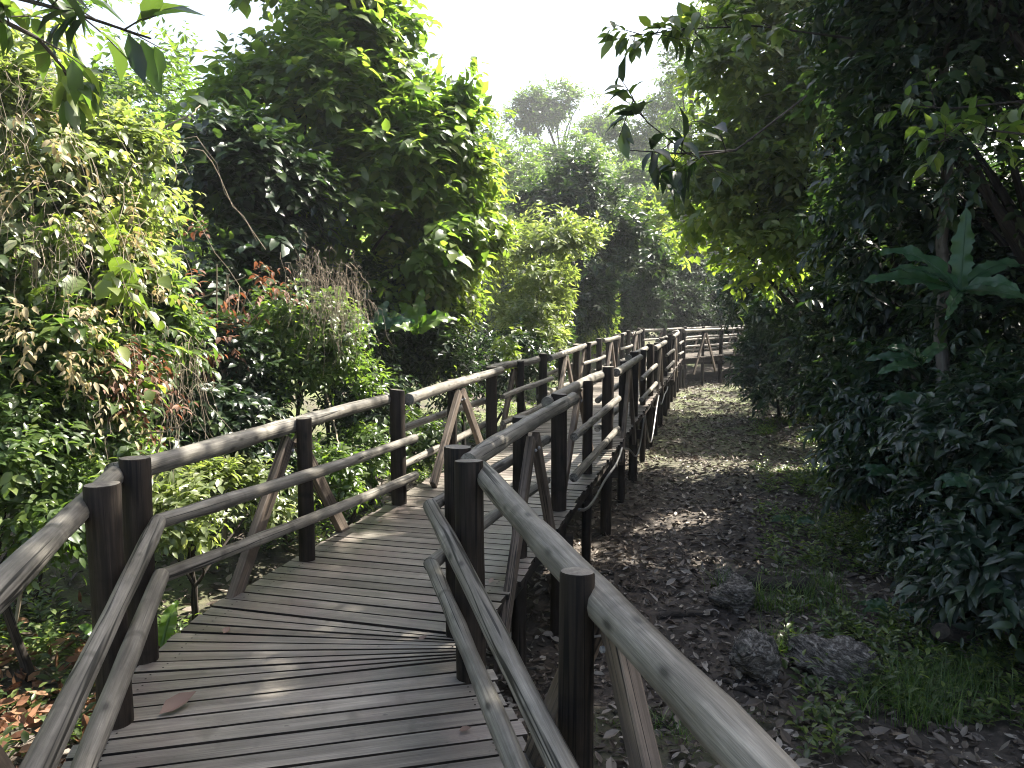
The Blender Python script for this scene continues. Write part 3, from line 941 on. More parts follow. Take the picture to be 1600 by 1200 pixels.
shrub('blue green shrub with long hanging leaves, below the big ragged leaf plant',
      [B(1420, 600, 8.4, 85), B(1370, 680, 8.6, 65), B(1470, 680, 7.8, 90), B(1410, 760, 7.8, 60), B(1500, 580, 8, 80)],
      1300, M_BLUE, (4.2, 8.7), K=7, tl=.34, leaf=(.2, .07), tm=T8, droop=.5, gaps=-.9)
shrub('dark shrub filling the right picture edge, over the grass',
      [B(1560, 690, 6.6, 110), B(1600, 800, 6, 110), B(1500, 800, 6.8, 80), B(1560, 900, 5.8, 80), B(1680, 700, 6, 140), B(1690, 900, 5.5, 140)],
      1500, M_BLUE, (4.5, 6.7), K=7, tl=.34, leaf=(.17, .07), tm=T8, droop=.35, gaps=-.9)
shrub('small leaved pale shrub trailing onto the litter in the right middle ground',
      [B(1420, 850, 7, 55), B(1350, 800, 8, 45), B(1480, 900, 6.4, 50), B(1300, 740, 9.6, 36)],
      1100, M_DARK, (3.9, 7.2), K=8, tl=.2, leaf=(.075, .036), tm=T8)
# dark wood behind the right thicket; two off-frame trees added to shade the deck
for x, y, h, r, lab in ((9.5, 12, 7, 2.2, 'tree in the dark wood behind the nearest right tree'), (8.6, 19, 6.5, 2.4, 'tree in the dark wood behind the yellow green crowned tree'),
                        (11.5, 24, 6.5, 2.8, 'tree in the dark wood beyond the tall shrub wall'), (8.2, 7.0, 8.5, 2.1, 'unseen tree beyond the right picture edge, shading the deck'),
                        (14, 18, 7, 3, 'tree far back in the dark wood right of the track'), (13, 31, 7, 3, 'tree of the dark wood right of the far bend'), (6.6, 3.6, 8.0, 2.0, 'unseen tree close on the right beside the photographer, shading the deck')):
    z = float(gz(x, y))
    tree(lab, [((x + a * r, y + b * r, z + h * c), (r * .75, r * .75, r * .7)) for a, b, c in ((0, 0, .85), (.6, .1, .62), (-.5, .3, .62), (.1, -.6, .5), (0, .5, .35), (-.3, -.3, .22), (.5, -.3, .25))],
         2300, M_DARK, (x, y), K=9, tl=.5, leaf=(.2, .1), tr=.17, gaps=-1.8)
for x, y, h, r, lab in ((-9.5, 3.6, 4.5, 1.9, 'tree well to the left of the near bay'), (-10.5, 9.5, 5.0, 2.2, 'tree farther back on the left bank, out of the picture'), (-8, 7, 2.3, 1.5, 'tree behind the sunny left bank, beyond the left picture edge'), (-6.5, 12.5, 5.2, 2.1, 'tree in the shade behind the dark left tree'), (-6.2, 2.2, 4.2, 1.6, 'tree beside the photographer, left of the deck')):
    z = float(gz(x, y))
    tree(lab, [((x + a * r, y + b * r, z + h * c), (r * .75, r * .75, r * .7)) for a, b, c in ((0, 0, .8), (.6, .1, .6), (-.5, .3, .6), (.1, -.6, .45), (-.3, -.3, .2), (.5, -.3, .25))],
         1900, M_LEAF, (x, y), K=9, tl=.45, leaf=(.17, .085), tr=.13, gaps=-1.5)


# bare trunks in the dark wood
def bare(px0, py0, px1, py1, y, r, lab):
    a, b = at(px0, py0, y), at(px1, py1, y + .3)
    g = a.copy()
    g[2] = float(gz(a[0], a[1])) - .1
    o0 = g.copy()
    root = empty('slender_tree', o0, lab, 'tree')
    rng = np.random.RandomState(int(px0))
    t = np.linspace(0, 1, 14)[:, None]
    P = g + (b - g) * t + rng.normal(0, .03, (14, 3))
    mb = MB()
    tube(mb, P - o0, np.linspace(r, r * .7, 14), 10, True, 0, 0, .12, rng)
    mb.build('trunk', M_TRUNK, root)
    L = spray([(b, (.7, .7, .5))], 220, rng, 8, .3, (.13, .06))
    leaf_mesh('crown', L[0] - o0, L[1], L[2], L[3], L[4], T4, M_DARK, root, L[5])


M_TRUNK = wood_mat('pale_trunk', (.07, .06, .05), (.14, .125, .11), (.24, .22, .195), .8)
bare(1490, 520, 1478, -60, 8.3, .075, 'slender pale trunk in the dark wood above the big ragged leaf plant')
bare(1452, 520, 1440, -60, 9.6, .06, 'thinner trunk left of the slender pale trunk in the dark wood')


# ------------------------------------------------------------------ big leaves, palms, ferns
def blade(mb_list, base, d0, L, W, bend, rng, nseg=26, ragged=.34, twist=0.0, fold=.18):
    """one large leaf: a wavy blade both sides of an arching midrib; returns verts, faces"""
    d0 = unit(np.array(d0, float))
    up = np.array([0, 0, 1.0])
    hor = unit(np.array([d0[0], d0[1], 0]) + 1e-6)
    s = unit(np.cross(d0, up) if abs(d0[2]) < .97 else np.array([1.0, 0, 0]))
    P = np.array(base, float)
    V, Fc = [], []
    d = d0.copy()
    ph = rng.rand() * 6
    roll = .85 * np.sign(s[1] + 1e-3)
    for i in range(nseg + 1):
        t = i / nseg
        w = W * (math.sin(math.pi * min(1, .06 + t * .94) ** .8) ** .7) * .5
        n = np.cross(s, d)
        a = roll + twist * t
        st, n = s * math.cos(a) + n * math.sin(a), n * math.cos(a) - s * math.sin(a)
        wl = w * (1 - ragged * rng.rand())
        wr = w * (1 - ragged * rng.rand())
        wob = .10 * W * math.sin(ph + t * 21) + .04 * W * math.sin(ph * 3 + t * 47)
        V += [P - st * wl + n * (fold * wl + wob), P - st * wl * .5 + n * fold * wl * .7 + n * wob * .4, P.copy(), P + st * wr * .5 + n * fold * wr * .7 - n * wob * .4, P + st * wr + n * (fold * wr - wob)]
        d = unit(d - up * bend / nseg * (.5 + t))
        P = P + d * (L / nseg)
    for i in range(nseg):
        for k in range(4):
            a = i * 5 + k
            Fc.append([a, a + 1, a + 6, a + 5])
    mb_list.append((np.array(V), Fc))


def big_plant(name, label, cat, base, leaves, mat, seed, part='leaf', petiole=.0, group=None):
    rng = np.random.RandomState(seed)
    o0 = np.array(base, float)
    root = empty(name, o0, label, cat, group)
    for (az, el, L, W, bend) in leaves:
        d = np.array([math.sin(R(az)) * math.cos(R(el)), math.cos(R(az)) * math.cos(R(el)), math.sin(R(el))])
        out = []
        p0 = d * petiole
        blade(out, p0, d, L, W, bend, rng)
        mb = MB()
        V, Fc = out[0]
        mb.add(V, Fc)
        mid = V.reshape(-1, 5, 3)[:, 2]
        tube(mb, np.concatenate([[np.array([0, 0, -.02])], mid[:-1] - [0, 0, .004]]), np.linspace(.012, .003, len(mid)), 6, False)
        o = mb.build(part, mat, root)
        a = o.data.attributes.new('v', 'FLOAT', 'POINT')
        a.data.foreach_set('value', np.full(len(o.data.vertices), rng.rand() * .8, np.float32))
    return root


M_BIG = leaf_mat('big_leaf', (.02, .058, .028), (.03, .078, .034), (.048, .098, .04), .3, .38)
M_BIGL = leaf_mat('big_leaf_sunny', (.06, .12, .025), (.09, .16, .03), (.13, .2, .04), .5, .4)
pb = at(1500, 455, 6.4)
big_plant('bird_nest_fern', 'big rosette of long ragged leaves, one upright, perched in the right thicket', 'fern', pb,
          [(-80, 52, .74, .2, 1.3), (-100, 18, .88, .19, .55), (-110, 30, .78, .13, .8), (40, 84, .68, .2, .25), (75, 42, .7, .16, 1.1), (150, 30, .5, .13, 1.4), (-140, -10, .5, .13, .8), (110, 5, .6, .14, .7)], M_BIG, 3)
big_plant('broadleaf_plant', 'big leaves in deep shade below the ragged rosette', 'plant', at(1440, 545, 6.6) - np.array([0, 0, .12]),
          [(-110, 40, .42, .13, 1.0), (-70, 20, .45, .12, .8), (-150, 35, .4, .13, 1.1), (60, 40, .4, .12, .9), (-95, 0, .4, .11, .6)], M_BIG, 4)
big_plant('broadleaf_plant', 'blue green leaf rosette leaning out of the thicket at mid height, above the litter', 'plant', at(1400, 730, 7.2) - np.array([0, 0, .1]),
          [(-110, 30, .36, .12, 1.0), (-150, 20, .36, .11, .9), (-70, 35, .34, .11, 1.0), (170, 40, .34, .11, 1.2)], M_BIG, 5)
for px, py, y, s_, sd_, lab in ((1310, 690, 9.6, .34, 31, 'broad leaved weed leaning over the litter beside the ferns'), (1460, 640, 7.2, .42, 32, 'rosette of long leaves in front of the blue green shrub'), (1545, 770, 5.9, .34, 33, 'broad leaves sticking out low at the right picture edge'), (1400, 880, 6.5, .24, 34, 'small broad leaved weed above the dense grass tuft'), (1240, 800, 9.2, .22, 35, 'pale green weed at the edge of the litter, left of the trailing shrub')):
    q = at(px, py, y)
    if py > 780:
        q[2] = float(gz(q[0], q[1])) + .03
    big_plant('broadleaf_plant', lab, 'plant', q, [(a, 30 + (a * 7) % 35, s_ * (.8 + (a % 7) * .06), s_ * .36, 1.1) for a in (-140, -100, -60, -20, 80, 130, 175)], M_BIG, sd_, petiole=.06)
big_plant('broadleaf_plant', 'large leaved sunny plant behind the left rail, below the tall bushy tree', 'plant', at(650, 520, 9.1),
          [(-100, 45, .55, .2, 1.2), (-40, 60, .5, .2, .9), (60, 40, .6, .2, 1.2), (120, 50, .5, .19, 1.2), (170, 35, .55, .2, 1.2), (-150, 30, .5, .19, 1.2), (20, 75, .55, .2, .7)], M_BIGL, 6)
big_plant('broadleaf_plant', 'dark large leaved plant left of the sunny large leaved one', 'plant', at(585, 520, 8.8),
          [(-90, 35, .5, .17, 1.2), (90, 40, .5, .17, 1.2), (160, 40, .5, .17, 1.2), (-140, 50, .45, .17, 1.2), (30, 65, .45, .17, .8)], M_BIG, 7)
big_plant('taro_plant', 'bright sunlit seedling with broad upright leaves behind the first left rail', 'plant', np.array([-2.28, 4.75, float(gz(-2.28, 4.75))]),
          [(-100, 60, .34, .13, 1.0), (80, 55, .34, .13, 1.1), (170, 60, .32, .13, 1.2), (20, 70, .3, .12, 1.0), (-40, 50, .3, .12, 1.0)], M_BIGL, 8, petiole=.32)
big_plant('taro_plant', 'single big lime leaf standing low behind the near left brace', 'plant', np.array([-2.05, 4.35, float(gz(-2.05, 4.35))]),
          [(170, 70, .26, .15, .4), (-60, 50, .2, .10, 1.0)], M_BIGL, 9, petiole=.22)
big_plant('taro_plant', 'dark low broad leaves beside the foot of the near left brace', 'plant', np.array([-1.92, 4.05, float(gz(-1.92, 4.05))]),
          [(160, 55, .2, .11, 1.0), (90, 45, .2, .1, 1.0), (-120, 50, .2, .11, 1.0), (-30, 55, .18, .1, 1)], M_LEAF, 10, petiole=.16)


def palm(label, base, fronds, seed, mat=M_LITE, lw=.028, ll=.26, name='palm', cat='palm', nl=26, stem_r=.03):
    rng = np.random.RandomState(seed)
    off = 1.3 if base[2] > 1 else 0
    o0 = np.array([base[0] + off, base[1] + off * .5, float(gz(base[0] + off, base[1] + off * .5))])
    root = empty(name, o0, label, cat)
    b = np.array(base, float) - o0
    if b[2] > .12:
        mb = MB()
        tube(mb, [np.array([.04, .04, -.05]), b * [.25, .25, .5], b * [.7, .7, .85], b], [stem_r * 1.2, stem_r, stem_r, stem_r * .9], 9, True, 0, 0, .1, rng)
        mb.build('stem', M_BARK, root)
    for (az, el, L, bend) in fronds:
        d = np.array([math.sin(R(az)) * math.cos(R(el)), math.cos(R(az)) * math.cos(R(el)), math.sin(R(el))])
        n = 30
        P = [b.copy()]
        D = []
        for i in range(n):
            D.append(d)
            P.append(P[-1] + d * L / n)
            d = unit(d - np.array([0, 0, 1.0]) * bend / n * (.4 + i / n * 1.4))
        P, D = np.array(P), np.array(D)
        idx = np.linspace(n * .15, n - 1, nl).astype(int)
        LP, LD, LN, LL = [], [], [], []
        for sg in (-1, 1):
            for q, i in enumerate(idx):
                t = i / n
                s = unit(np.cross(D[i], [0, 0, 1.0])) * sg
                LP.append(P[i]); LD.append(D[i] * .45 + s + np.array([0, 0, -.3]) + rng.normal(0, .06, 3))
                LN.append(np.array([0, 0, 1.0]) + .3 * s)
                LL.append(ll * L * (math.sin(math.pi * (.12 + .82 * t)) * .9 + .1))
        LL = np.array(LL)
        f = leaf_mesh('frond', np.array(LP), np.array(LD), np.array(LN), LL, np.full(len(LL), lw * L), T8, mat, root, .3 + .5 * rng.rand(len(LL)))
        mb = MB()
        tube(mb, P, np.linspace(.009, .002, len(P)) * L * 1.2, 6, False)
        mb.build('rachis', M_TWIG if mat is M_LITE else M_BARK, f)
    return root


palm('bright arching palm fronds hanging over the end of the track', at(1150, 345, 17.5), [(-110, 20, 1.5, 1.5), (-140, 5, 1.4, 1.4), (170, 10, 1.3, 1.4), (-80, 35, 1.2, 1.6), (100, 40, 1.1, 1.5)], 11, mat=M_TALL)
palm('young palm with drooping leaflets under the tall shrub wall', at(1165, 470, 21), [(-120, 30, 1.2, 1.6), (170, 25, 1.2, 1.6), (-60, 50, 1.1, 1.5), (100, 40, 1.1, 1.6)], 12, mat=M_BLUE)
for (x, y, s, lab) in ((4.3, 9.7, .55, 'green fern arching onto the litter at the edge of the right thicket'), (4.9, 11.4, .7, 'taller fern behind the arching fern on the right'), (5.5, 13.3, .6, 'fern at the far edge of the leaf litter, before the tall shrub wall'), (3.95, 8.3, .4, 'small fern beside the pale trailing shrub')):
    z = float(gz(x, y))
    rr = np.random.RandomState(int(x * 100))
    palm(lab, (x, y, z + .05), [(a + rr.rand() * 30, 50 + rr.rand() * 25, s * (.9 + .4 * rr.rand()), 1.4) for a in range(0, 360, 45)], int(x * 77), mat=M_LEAF, lw=.06, ll=.22, name='fern', cat='fern', nl=20)


# ------------------------------------------------------------------ hanging branches near the camera
def branch(label, pts, r, leafs, mat, seed, K=5, size=(.15, .07), droop=.25, spread=.75, name='leafy_branch'):
    rng = np.random.RandomState(seed)
    pts = [np.array(p) for p in pts]
    o0 = pts[0].copy()
    root = empty(name, o0, label, 'branch')
    t = np.linspace(0, len(pts) - 1, 24)
    Pc = np.array([[np.interp(q, range(len(pts)), [p[i] for p in pts]) for i in range(3)] for q in t])
    mb = MB()
    tube(mb, Pc - o0, np.linspace(r, r * .35, 24), 8, True, 0, 0, .1, rng)
    LP, LD, LN, LL, LW = [], [], [], [], []
    T = unit(np.gradient(Pc, axis=0))
    for q in range(leafs):
        i = rng.randint(6, 24)
        for tw in range(1):
            td = unit(T[i] * .6 + rdir(rng, 1)[0] * .9)
            tl = .12 + .16 * rng.rand()
            tube(mb, [Pc[i] - o0, Pc[i] + td * tl * .5 - o0 + [0, 0, .01], Pc[i] + td * tl - o0], [.004, .003, .002], 5, False)
            for k in range(K):
                sd = unit(np.cross(td, rdir(rng, 1)[0]))
                LP.append(Pc[i] + td * tl * (.35 + .65 * k / K)); LD.append(td * .6 + sd * spread - np.array([0, 0, droop]) + rdir(rng, 1)[0] * .2)
                LN.append(np.array([0, 0, 1.0]) + rdir(rng, 1)[0] * .5)
                q_ = .7 + .5 * rng.rand()
                LL.append(size[0] * q_); LW.append(size[1] * q_)
    mb.build('stem', M_BARK, root)
    leaf_mesh('foliage', np.array(LP) - o0, np.array(LD), np.array(LN), np.array(LL), np.array(LW), T8, mat, root, rng.rand(len(LP)))
    return root


branch('dark leaved branch hanging alone before the hazy trees, right of the sky gap', [at(1260, 150, 5.2), at(1150, 235, 5.0), at(1080, 245, 4.9), at(1010, 190, 4.8), at(985, 150, 4.75)], .007, 9, M_DARK, 21, K=5, size=(.17, .075))
branch('lower twig with long dark leaves below the lone hanging branch', [at(1150, 235, 5.0), at(1060, 240, 4.9), at(985, 235, 4.8)], .008, 5, M_DARK, 22, K=5, size=(.17, .065))
branch('leafy branch reaching in at the top right of the white sky', [at(1330, 60, 6.5), at(1180, 40, 6.2), at(1080, 45, 6.0), at(990, 55, 5.9)], .009, 22, M_LEAF, 23, K=7, size=(.15, .07), droop=.4)
branch('long leaved branch hanging in at the top left corner', [at(-120, -40, 3.4), at(40, 0, 3.4), at(130, 25, 3.4), at(235, 60, 3.4)], .012, 9, M_DARK, 24, K=3, size=(.22, .09), droop=.5)
branch('thick hanging foliage in the very corner at the top left', [at(-160, -20, 3.2), at(-20, 20, 3.2), at(60, 60, 3.2), at(110, 120, 3.3)], .014, 14, M_LEAF, 25, K=5, size=(.15, .06), droop=.6)
branch('light leaved branch catching the sky glow at the right picture edge', [at(1720, 180, 5), at(1600, 210, 5), at(1520, 200, 5), at(1450, 230, 5)], .01, 12, M_LEAF, 26, K=6, size=(.12, .065), droop=.3)
branch('second light leaved branch lower at the right picture edge', [at(1700, 150, 5.6), at(1580, 160, 5.6), at(1480, 170, 5.6), at(1440, 165, 5.6)], .01, 9, M_LEAF, 27, K=6, size=(.12, .06), droop=.3)


# ------------------------------------------------------------------ dry vines, dead twigs, dried grass
def strands(name, label, cat, starts, seed, n, drop, mat, r=.0035, drift=.25, group=None, upc=.1):
    rng = np.random.RandomState(seed)
    o0 = np.array(starts[0], float)
    mb = MB()
    for k in range(n):
        s = np.array(starts[rng.randint(len(starts))], float) + rng.normal(0, .10, 3)
        L = drop * (.5 + rng.rand())
        h = rdir(rng, 1)[0] * np.array([1, 1, 0]) * drift * L
        t = np.linspace(0, 1, 9)[:, None]
        P = s + h * t + np.array([0, 0, 1.0]) * (upc * L * np.sin(np.pi * np.minimum(1, t * 1.6)) - L * t ** 1.5) + rng.normal(0, .012, (9, 3))
        tube(mb, P - o0, np.linspace(r, r * .5, 9), 4, False)
    o = mb.build(name, mat)
    o.location = tuple(o0)
    return tag(o, label, cat, group)


VG = 'dry vines hanging in the left bank'
strands('dry_vine', 'pale dry vine strands hanging down the upper left edge', 'vine', [at(20, 110, 4.7), at(60, 120, 4.8), at(10, 250, 4.6), at(-20, 180, 4.7)], 31, 36, .55, M_TWIG, .0022, .7, VG)
strands('dry_vine', 'straw coloured vine tassel below the pale strands at the left edge', 'vine', [at(85, 390, 4.75), at(70, 360, 4.75), at(95, 340, 4.8)], 32, 45, .32, M_TWIG, .002, .3, VG)
strands('dry_vine', 'tangle of pale dead stems across the middle of the sunny left bank', 'vine', [at(150, 300, 5.2), at(230, 330, 5.4), at(120, 420, 5.0), at(190, 500, 5.2), at(240, 240, 5.6)], 33, 34, .5, M_TWIG, .0026, 1.1, VG, .25)
strands('dry_vine', 'brown dead stems hanging above the near left log rail', 'vine', [at(180, 560, 5.0), at(200, 520, 5.2), at(160, 620, 4.9), at(240, 570, 5.4)], 34, 34, .36, M_TWIG, .0024, .8, VG, .2)
strands('dried_grass', 'fringe of dried grass hanging from the leafy mound', 'grass', [at(540, 440, 7.0), at(500, 425, 6.95), at(555, 480, 7.1), at(470, 430, 6.95), at(520, 470, 6.9)], 35, 200, .36, M_TWIG, .0018, .5, None, .25)
strands('dried_grass', 'small dried grass tuft left of the dead rusty shrub, in the sunny bank', 'grass', [at(265, 590, 5.6), at(280, 560, 5.7)], 36, 60, .4, M_TWIG, .0026, .5, None, .3)
shrub('creeper of small dry straw coloured leaves tangled through the sunny left bank', [B(60, 330, 4.75, 60), B(180, 380, 5.05, 60), B(90, 520, 4.6, 60), B(220, 500, 5.3, 50), B(40, 200, 4.8, 60), B(160, 620, 4.9, 45)],
      260, M_STRAW, (-3.5, 5.3), K=7, tl=.22, leaf=(.06, .026), tm=T8, droop=.8, bark=M_TWIG, tr=.012, name='creeper', cat='creeper', shell=.25)
shrub('dead shrub with rusty red leaves in the left bank', [B(355, 385, 6.9, 38), B(375, 420, 6.9, 32), B(330, 480, 6.7, 34), B(400, 460, 7.0, 26), B(345, 540, 6.6, 26), B(300, 540, 6.3, 28)], 150, M_RUST, (-2.7, 7.2), K=7, tl=.26, leaf=(.075, .034), tm=T8, droop=.7, bark=M_TWIG, extra=2, tr=.02)
shrub('dead brown creeper with dry leaves hanging left of the first left rail', [B(200, 600, 5.2, 45), B(225, 650, 5.3, 40), B(170, 560, 5.1, 35)], 80, M_RUST, (-2.7, 5.3), K=7, tl=.22, leaf=(.06, .026), tm=T8, droop=.8, bark=M_TWIG, extra=2, tr=.015)


def dead_twig(label, pts, r):
    mb = MB()
    rng = np.random.RandomState(int(pts[0][0] * 100) % 1000)
    o0 = np.array(pts[0])
    t = np.linspace(0, len(pts) - 1, 16)
    P = np.array([[np.interp(q, range(len(pts)), [p[i] for p in pts]) for i in range(3)] for q in t]) + rng.normal(0, .006, (16, 3))
    tube(mb, P - o0, np.linspace(r, r * .4, 16), 6, True, 0, 0, .1, rng)
    o = mb.build('dead_twig', M_TWIG)
    o.location = tuple(o0)
    tag(o, label, 'twig')


dead_twig('bare forked twig with a raised tip sticking out over the first left rail', [at(180, 690, 5.2), at(215, 680, 5.1), at(265, 672, 5.0), at(295, 655, 5.0), at(303, 642, 5.0)], .007)
dead_twig('curved pale dead branch arching out of the dark left tree', [at(230, 210, 7), at(275, 190, 7), at(300, 180, 7), at(312, 165, 7.1)], .012)
dead_twig('leaning grey stick behind the left rail beside the second bay', [at(505, 600, 8.0), at(520, 650, 7.6), at(530, 700, 7.2)], .015)
dead_twig('pale stem crossing the rusty dead shrub', [at(300, 470, 6.5), at(340, 455, 6.4), at(385, 430, 6.4)], .009)


# ------------------------------------------------------------------ ground: litter, cover, grass, rocks
def litter():
    rng = np.random.RandomState(77)
    n = 30000
    y = 2.2 + 27 * rng.random(n) ** 1.6
    xr = cline(y)
    x = xr + .2 + (np.interp(y, EX, EY) + .8 - xr - .2) * rng.random(n)
    x2 = xr[:8000] - 1.0 - 2.6 * rng.random(8000)
    x = np.concatenate([x, x2]); y = np.concatenate([y, y[:8000]])
    cut = lump(np.stack([x, y, 0 * x], 1), rng, .5) > -99
    x, y = x[cut], y[cut]
    n = len(x)
    P = np.stack([x, y, gz(x, y) + .008 + .02 * rng.random(n)], 1)
    a = rng.random(n) * 6.283
    D = np.stack([np.cos(a), np.sin(a), rng.normal(0, .25, n)], 1)
    N_ = np.array([0, 0, 1.0]) + rng.normal(0, .4, (n, 3))
    L = .03 + .10 * rng.random(n) ** 1.8
    tag(leaf_mesh('leaf_litter', P, D, N_, L, L * (.35 + .25 * rng.random(n)), TC, M_LITTER, None, rng.random(n) ** 1.5, smooth=False), kind='stuff')
    n = 900
    mb = MB()
    for k in range(n):
        yy = 2.4 + 14 * rng.random() ** 1.5
        xr = float(cline(yy))
        xx = xr + .3 + (np.interp(yy, EX, EY) + .6 - xr) * rng.random() if rng.random() < .7 else xr - 1.1 - 2.2 * rng.random()
        q = np.array([xx, yy, float(gz(xx, yy)) + .015])
        dd = rdir(rng, 1)[0] * [1, 1, .15] * (.05 + .22 * rng.random() ** 2)
        tube(mb, [q - dd, q + rng.normal(0, .012, 3), q + dd], [.003, .0035, .002], 4, False)
    tag(mb.build('twig_litter', M_BRACE), kind='stuff')
    n = 700
    x = -3.1 + rng.normal(0, .55, n); y = 4.3 + rng.normal(0, .5, n)
    P = np.stack([x, y, gz(x, y) + .02 + .09 * rng.random(n)], 1)
    D = rdir(rng, n) * np.array([1, 1, .4]); N_ = np.array([0, 0, 1.0]) + rng.normal(0, .5, (n, 3))
    L = .07 + .06 * rng.random(n)
    tag(leaf_mesh('orange_leaf_litter', P, D, N_, L, L * .5, TC, M_ORANGE, None, rng.random(n), smooth=False), kind='stuff')


litter()


def cover():
    """low seedlings and creepers too many to count"""
    rng = np.random.RandomState(78)
    n = 3200
    y = 2.6 + 20 * rng.random(n) ** 1.5
    x = cline(y) - 1.15 - 2.2 * rng.random(n)
    g_ = (y > 5.0) | (rng.random(n) < .25)
    x, y = x[g_], y[g_]
    n = len(x)
    m = 3000
    y2 = 2.8 + 15 * rng.random(m) ** 1.25
    e = np.interp(y2, EX, EY)
    x2 = e - 1.35 + 2.1 * rng.random(m) ** .65
    x, y = np.concatenate([x, x2]), np.concatenate([y, y2])
    keep = lump(np.stack([x, y, 0 * x], 1), rng, .7) > -.3
    x, y = x[keep], y[keep]
    n = len(x)
    LP, LD, LN, LL, LV = [], [], [], [], []
    h = .06 + .22 * rng.random(n) ** 1.5
    for k in range(9):
        a = k * 2.4 + rng.random(n) * 1.5
        f = (k + 1) / 9
        LP.append(np.stack([x + .02 * np.cos(a), y + .02 * np.sin(a), gz(x, y) + h * f], 1))
        LD.append(np.stack([np.cos(a), np.sin(a), .35 + .4 * rng.random(n)], 1))
        LN.append(np.stack([-.4 * np.cos(a), -.4 * np.sin(a), np.ones(n)], 1) + rng.normal(0, .3, (n, 3)))
        LL.append((.05 + .06 * rng.random(n)) * (1.15 - .4 * f))
        LV.append(rng.random(n))
    L = np.concatenate(LL)
    tag(leaf_mesh('ground_cover', np.concatenate(LP), np.concatenate(LD), np.concatenate(LN), L, L * .45, T8, M_LEAF, None, np.concatenate(LV)), kind='stuff')


cover()


def grass_tuft(label, x, y, w, n, hgt, seed):
    rng = np.random.RandomState(seed)
    o0 = np.array([x, y, float(gz(x, y))])
    ck = rng.normal(0, 1, (9, 2)) * [w * .42, w * .36]
    ci = rng.randint(0, 9, n)
    px = x + ck[ci, 0] + rng.normal(0, w * .13, n)
    py = y + ck[ci, 1] + rng.normal(0, w * .13, n)
    P = np.stack([px, py, gz(px, py) - .01], 1)
    V, Fa, vv = [], [], []
    a = rng.random(n) * 6.283
    lean = .3 + 1.2 * rng.random(n)
    L = hgt * (.55 + .7 * rng.random(n))
    D = np.stack([np.cos(a), np.sin(a)], 1)
    S = np.stack([-np.sin(a), np.cos(a), 0 * a], 1)
    wd = .0022 + .0035 * rng.random(n) ** 2
    K = 5
    for k in range(K + 1):
        t = k / K
        c = P.copy()
        c[:, :2] += D * (L * lean * t * t * .8)[:, None]
        c[:, 2] += L * (t - .45 * lean * t * t)
        wk = wd * (1 - t * .9)
        V.append(np.stack([c - S * wk[:, None], c + S * wk[:, None]], 1))
    V = np.stack(V, 1).reshape(n, -1, 3)
    f = []
    for k in range(K):
        f += [(2 * k, 2 * k + 1, 2 * k + 3), (2 * k, 2 * k + 3, 2 * k + 2)]
    Fa = (np.array(f)[None] + (np.arange(n) * 2 * (K + 1))[:, None, None]).reshape(-1, 3)
    me = bpy.data.meshes.new('grass_tuft')
    me.from_pydata((V.reshape(-1, 3) - o0).tolist(), [], Fa.tolist())
    at_ = me.attributes.new('v', 'FLOAT', 'POINT')
    at_.data.foreach_set('value', np.repeat(rng.random(n), 2 * (K + 1)).astype(np.float32))
    me.materials.append(M_GRASS)
    o = bpy.data.objects.new('grass_tuft', me)
    COL.objects.link(o)
    o.location = tuple(o0)
    tag(o, label, 'grass', 'grass tufts on the right hand litter')


for i, (px, py, w, n, h, lab) in enumerate(((1225, 945, .55, 380, .34, 'grass tuft growing over the dark log behind the two flaky rocks'), (1450, 1110, .5, 520, .38, 'dense green grass tuft right of the larger flaky rock'),
                                            (1530, 1085, .4, 300, .34, 'grass tuft under the dark shrub at the right picture edge'), (1285, 915, .4, 220, .26, 'thin grass between the dark log and the trailing shrub'),
                                            (1235, 1015, .2, 120, .30, 'wispy grass between the two flaky rocks'), (1060, 1130, .5, 240, .14, 'short sparse grass seen between the near post and its brace'), (1290, 660, .5, 200, .5, 'long grass at the foot of the ferns by the thicket'))):
    d = ray(px, py)
    s = 2.6 / -d[2]
    for _ in range(25):
        p = d * s
        s = (1.65 - float(gz(p[0], p[1]))) / -d[2]
    p = d * s
    grass_tuft(lab, p[0], p[1], w, n, h, 60 + i)


def rock(label, px, py, size, rot, seed, mat=M_ROCK, name="rock", cat="rock", sink=-.1):
    import bmesh
    d = ray(px, py)
    s = 2.6 / -d[2]
    for _ in range(25):
        p = d * s
        s = (1.65 - float(gz(p[0], p[1]))) / -d[2]
    p = d * s
    rng = np.random.RandomState(seed)
    bm = bmesh.new()
    bmesh.ops.create_icosphere(bm, subdivisions=5, radius=1)
    V = np.array([v.co for v in bm.verts])
    for _ in range(16):                                      # chop planar facets, then lay in flaky ledges
        n = rdir(rng, 1)[0]
        k = .62 + .25 * rng.rand()
        dd = V @ n
        V = V - n * np.maximum(0, dd - k)[:, None] * .92
    q = V[:, 2] * 7 + .5 * lump(V, rng, 1.2) + .25 * lump(V, rng, 4)
    V = V * (1 + .10 * lump(V, rng, 1.5)[:, None] * .4)
    f = (np.floor(q) % 2) * .07 + (q % 1) * .05 + (np.floor(q * 2.7 + lump(V, rng, 3) * .5) % 3) * .022 + lump(V, rng, 3) * .012 + lump(V, rng, 7) * .018 + lump(V, rng, 14) * .010
    V = V * (1 + f)[:, None] * np.array(size)
    for v, c in zip(bm.verts, V):
        v.co = c
    me = bpy.data.meshes.new(name)
    bm.to_mesh(me)
    bm.free()
    me.materials.append(mat)
    me.polygons.foreach_set('use_smooth', [True] * len(me.polygons))
    o = bpy.data.objects.new(name, me)
    COL.objects.link(o)
    o.location = (p[0], p[1], p[2] + EYE + size[2] * (1 - sink) * .6)
    o.rotation_euler = rot
    tag(o, label, cat)


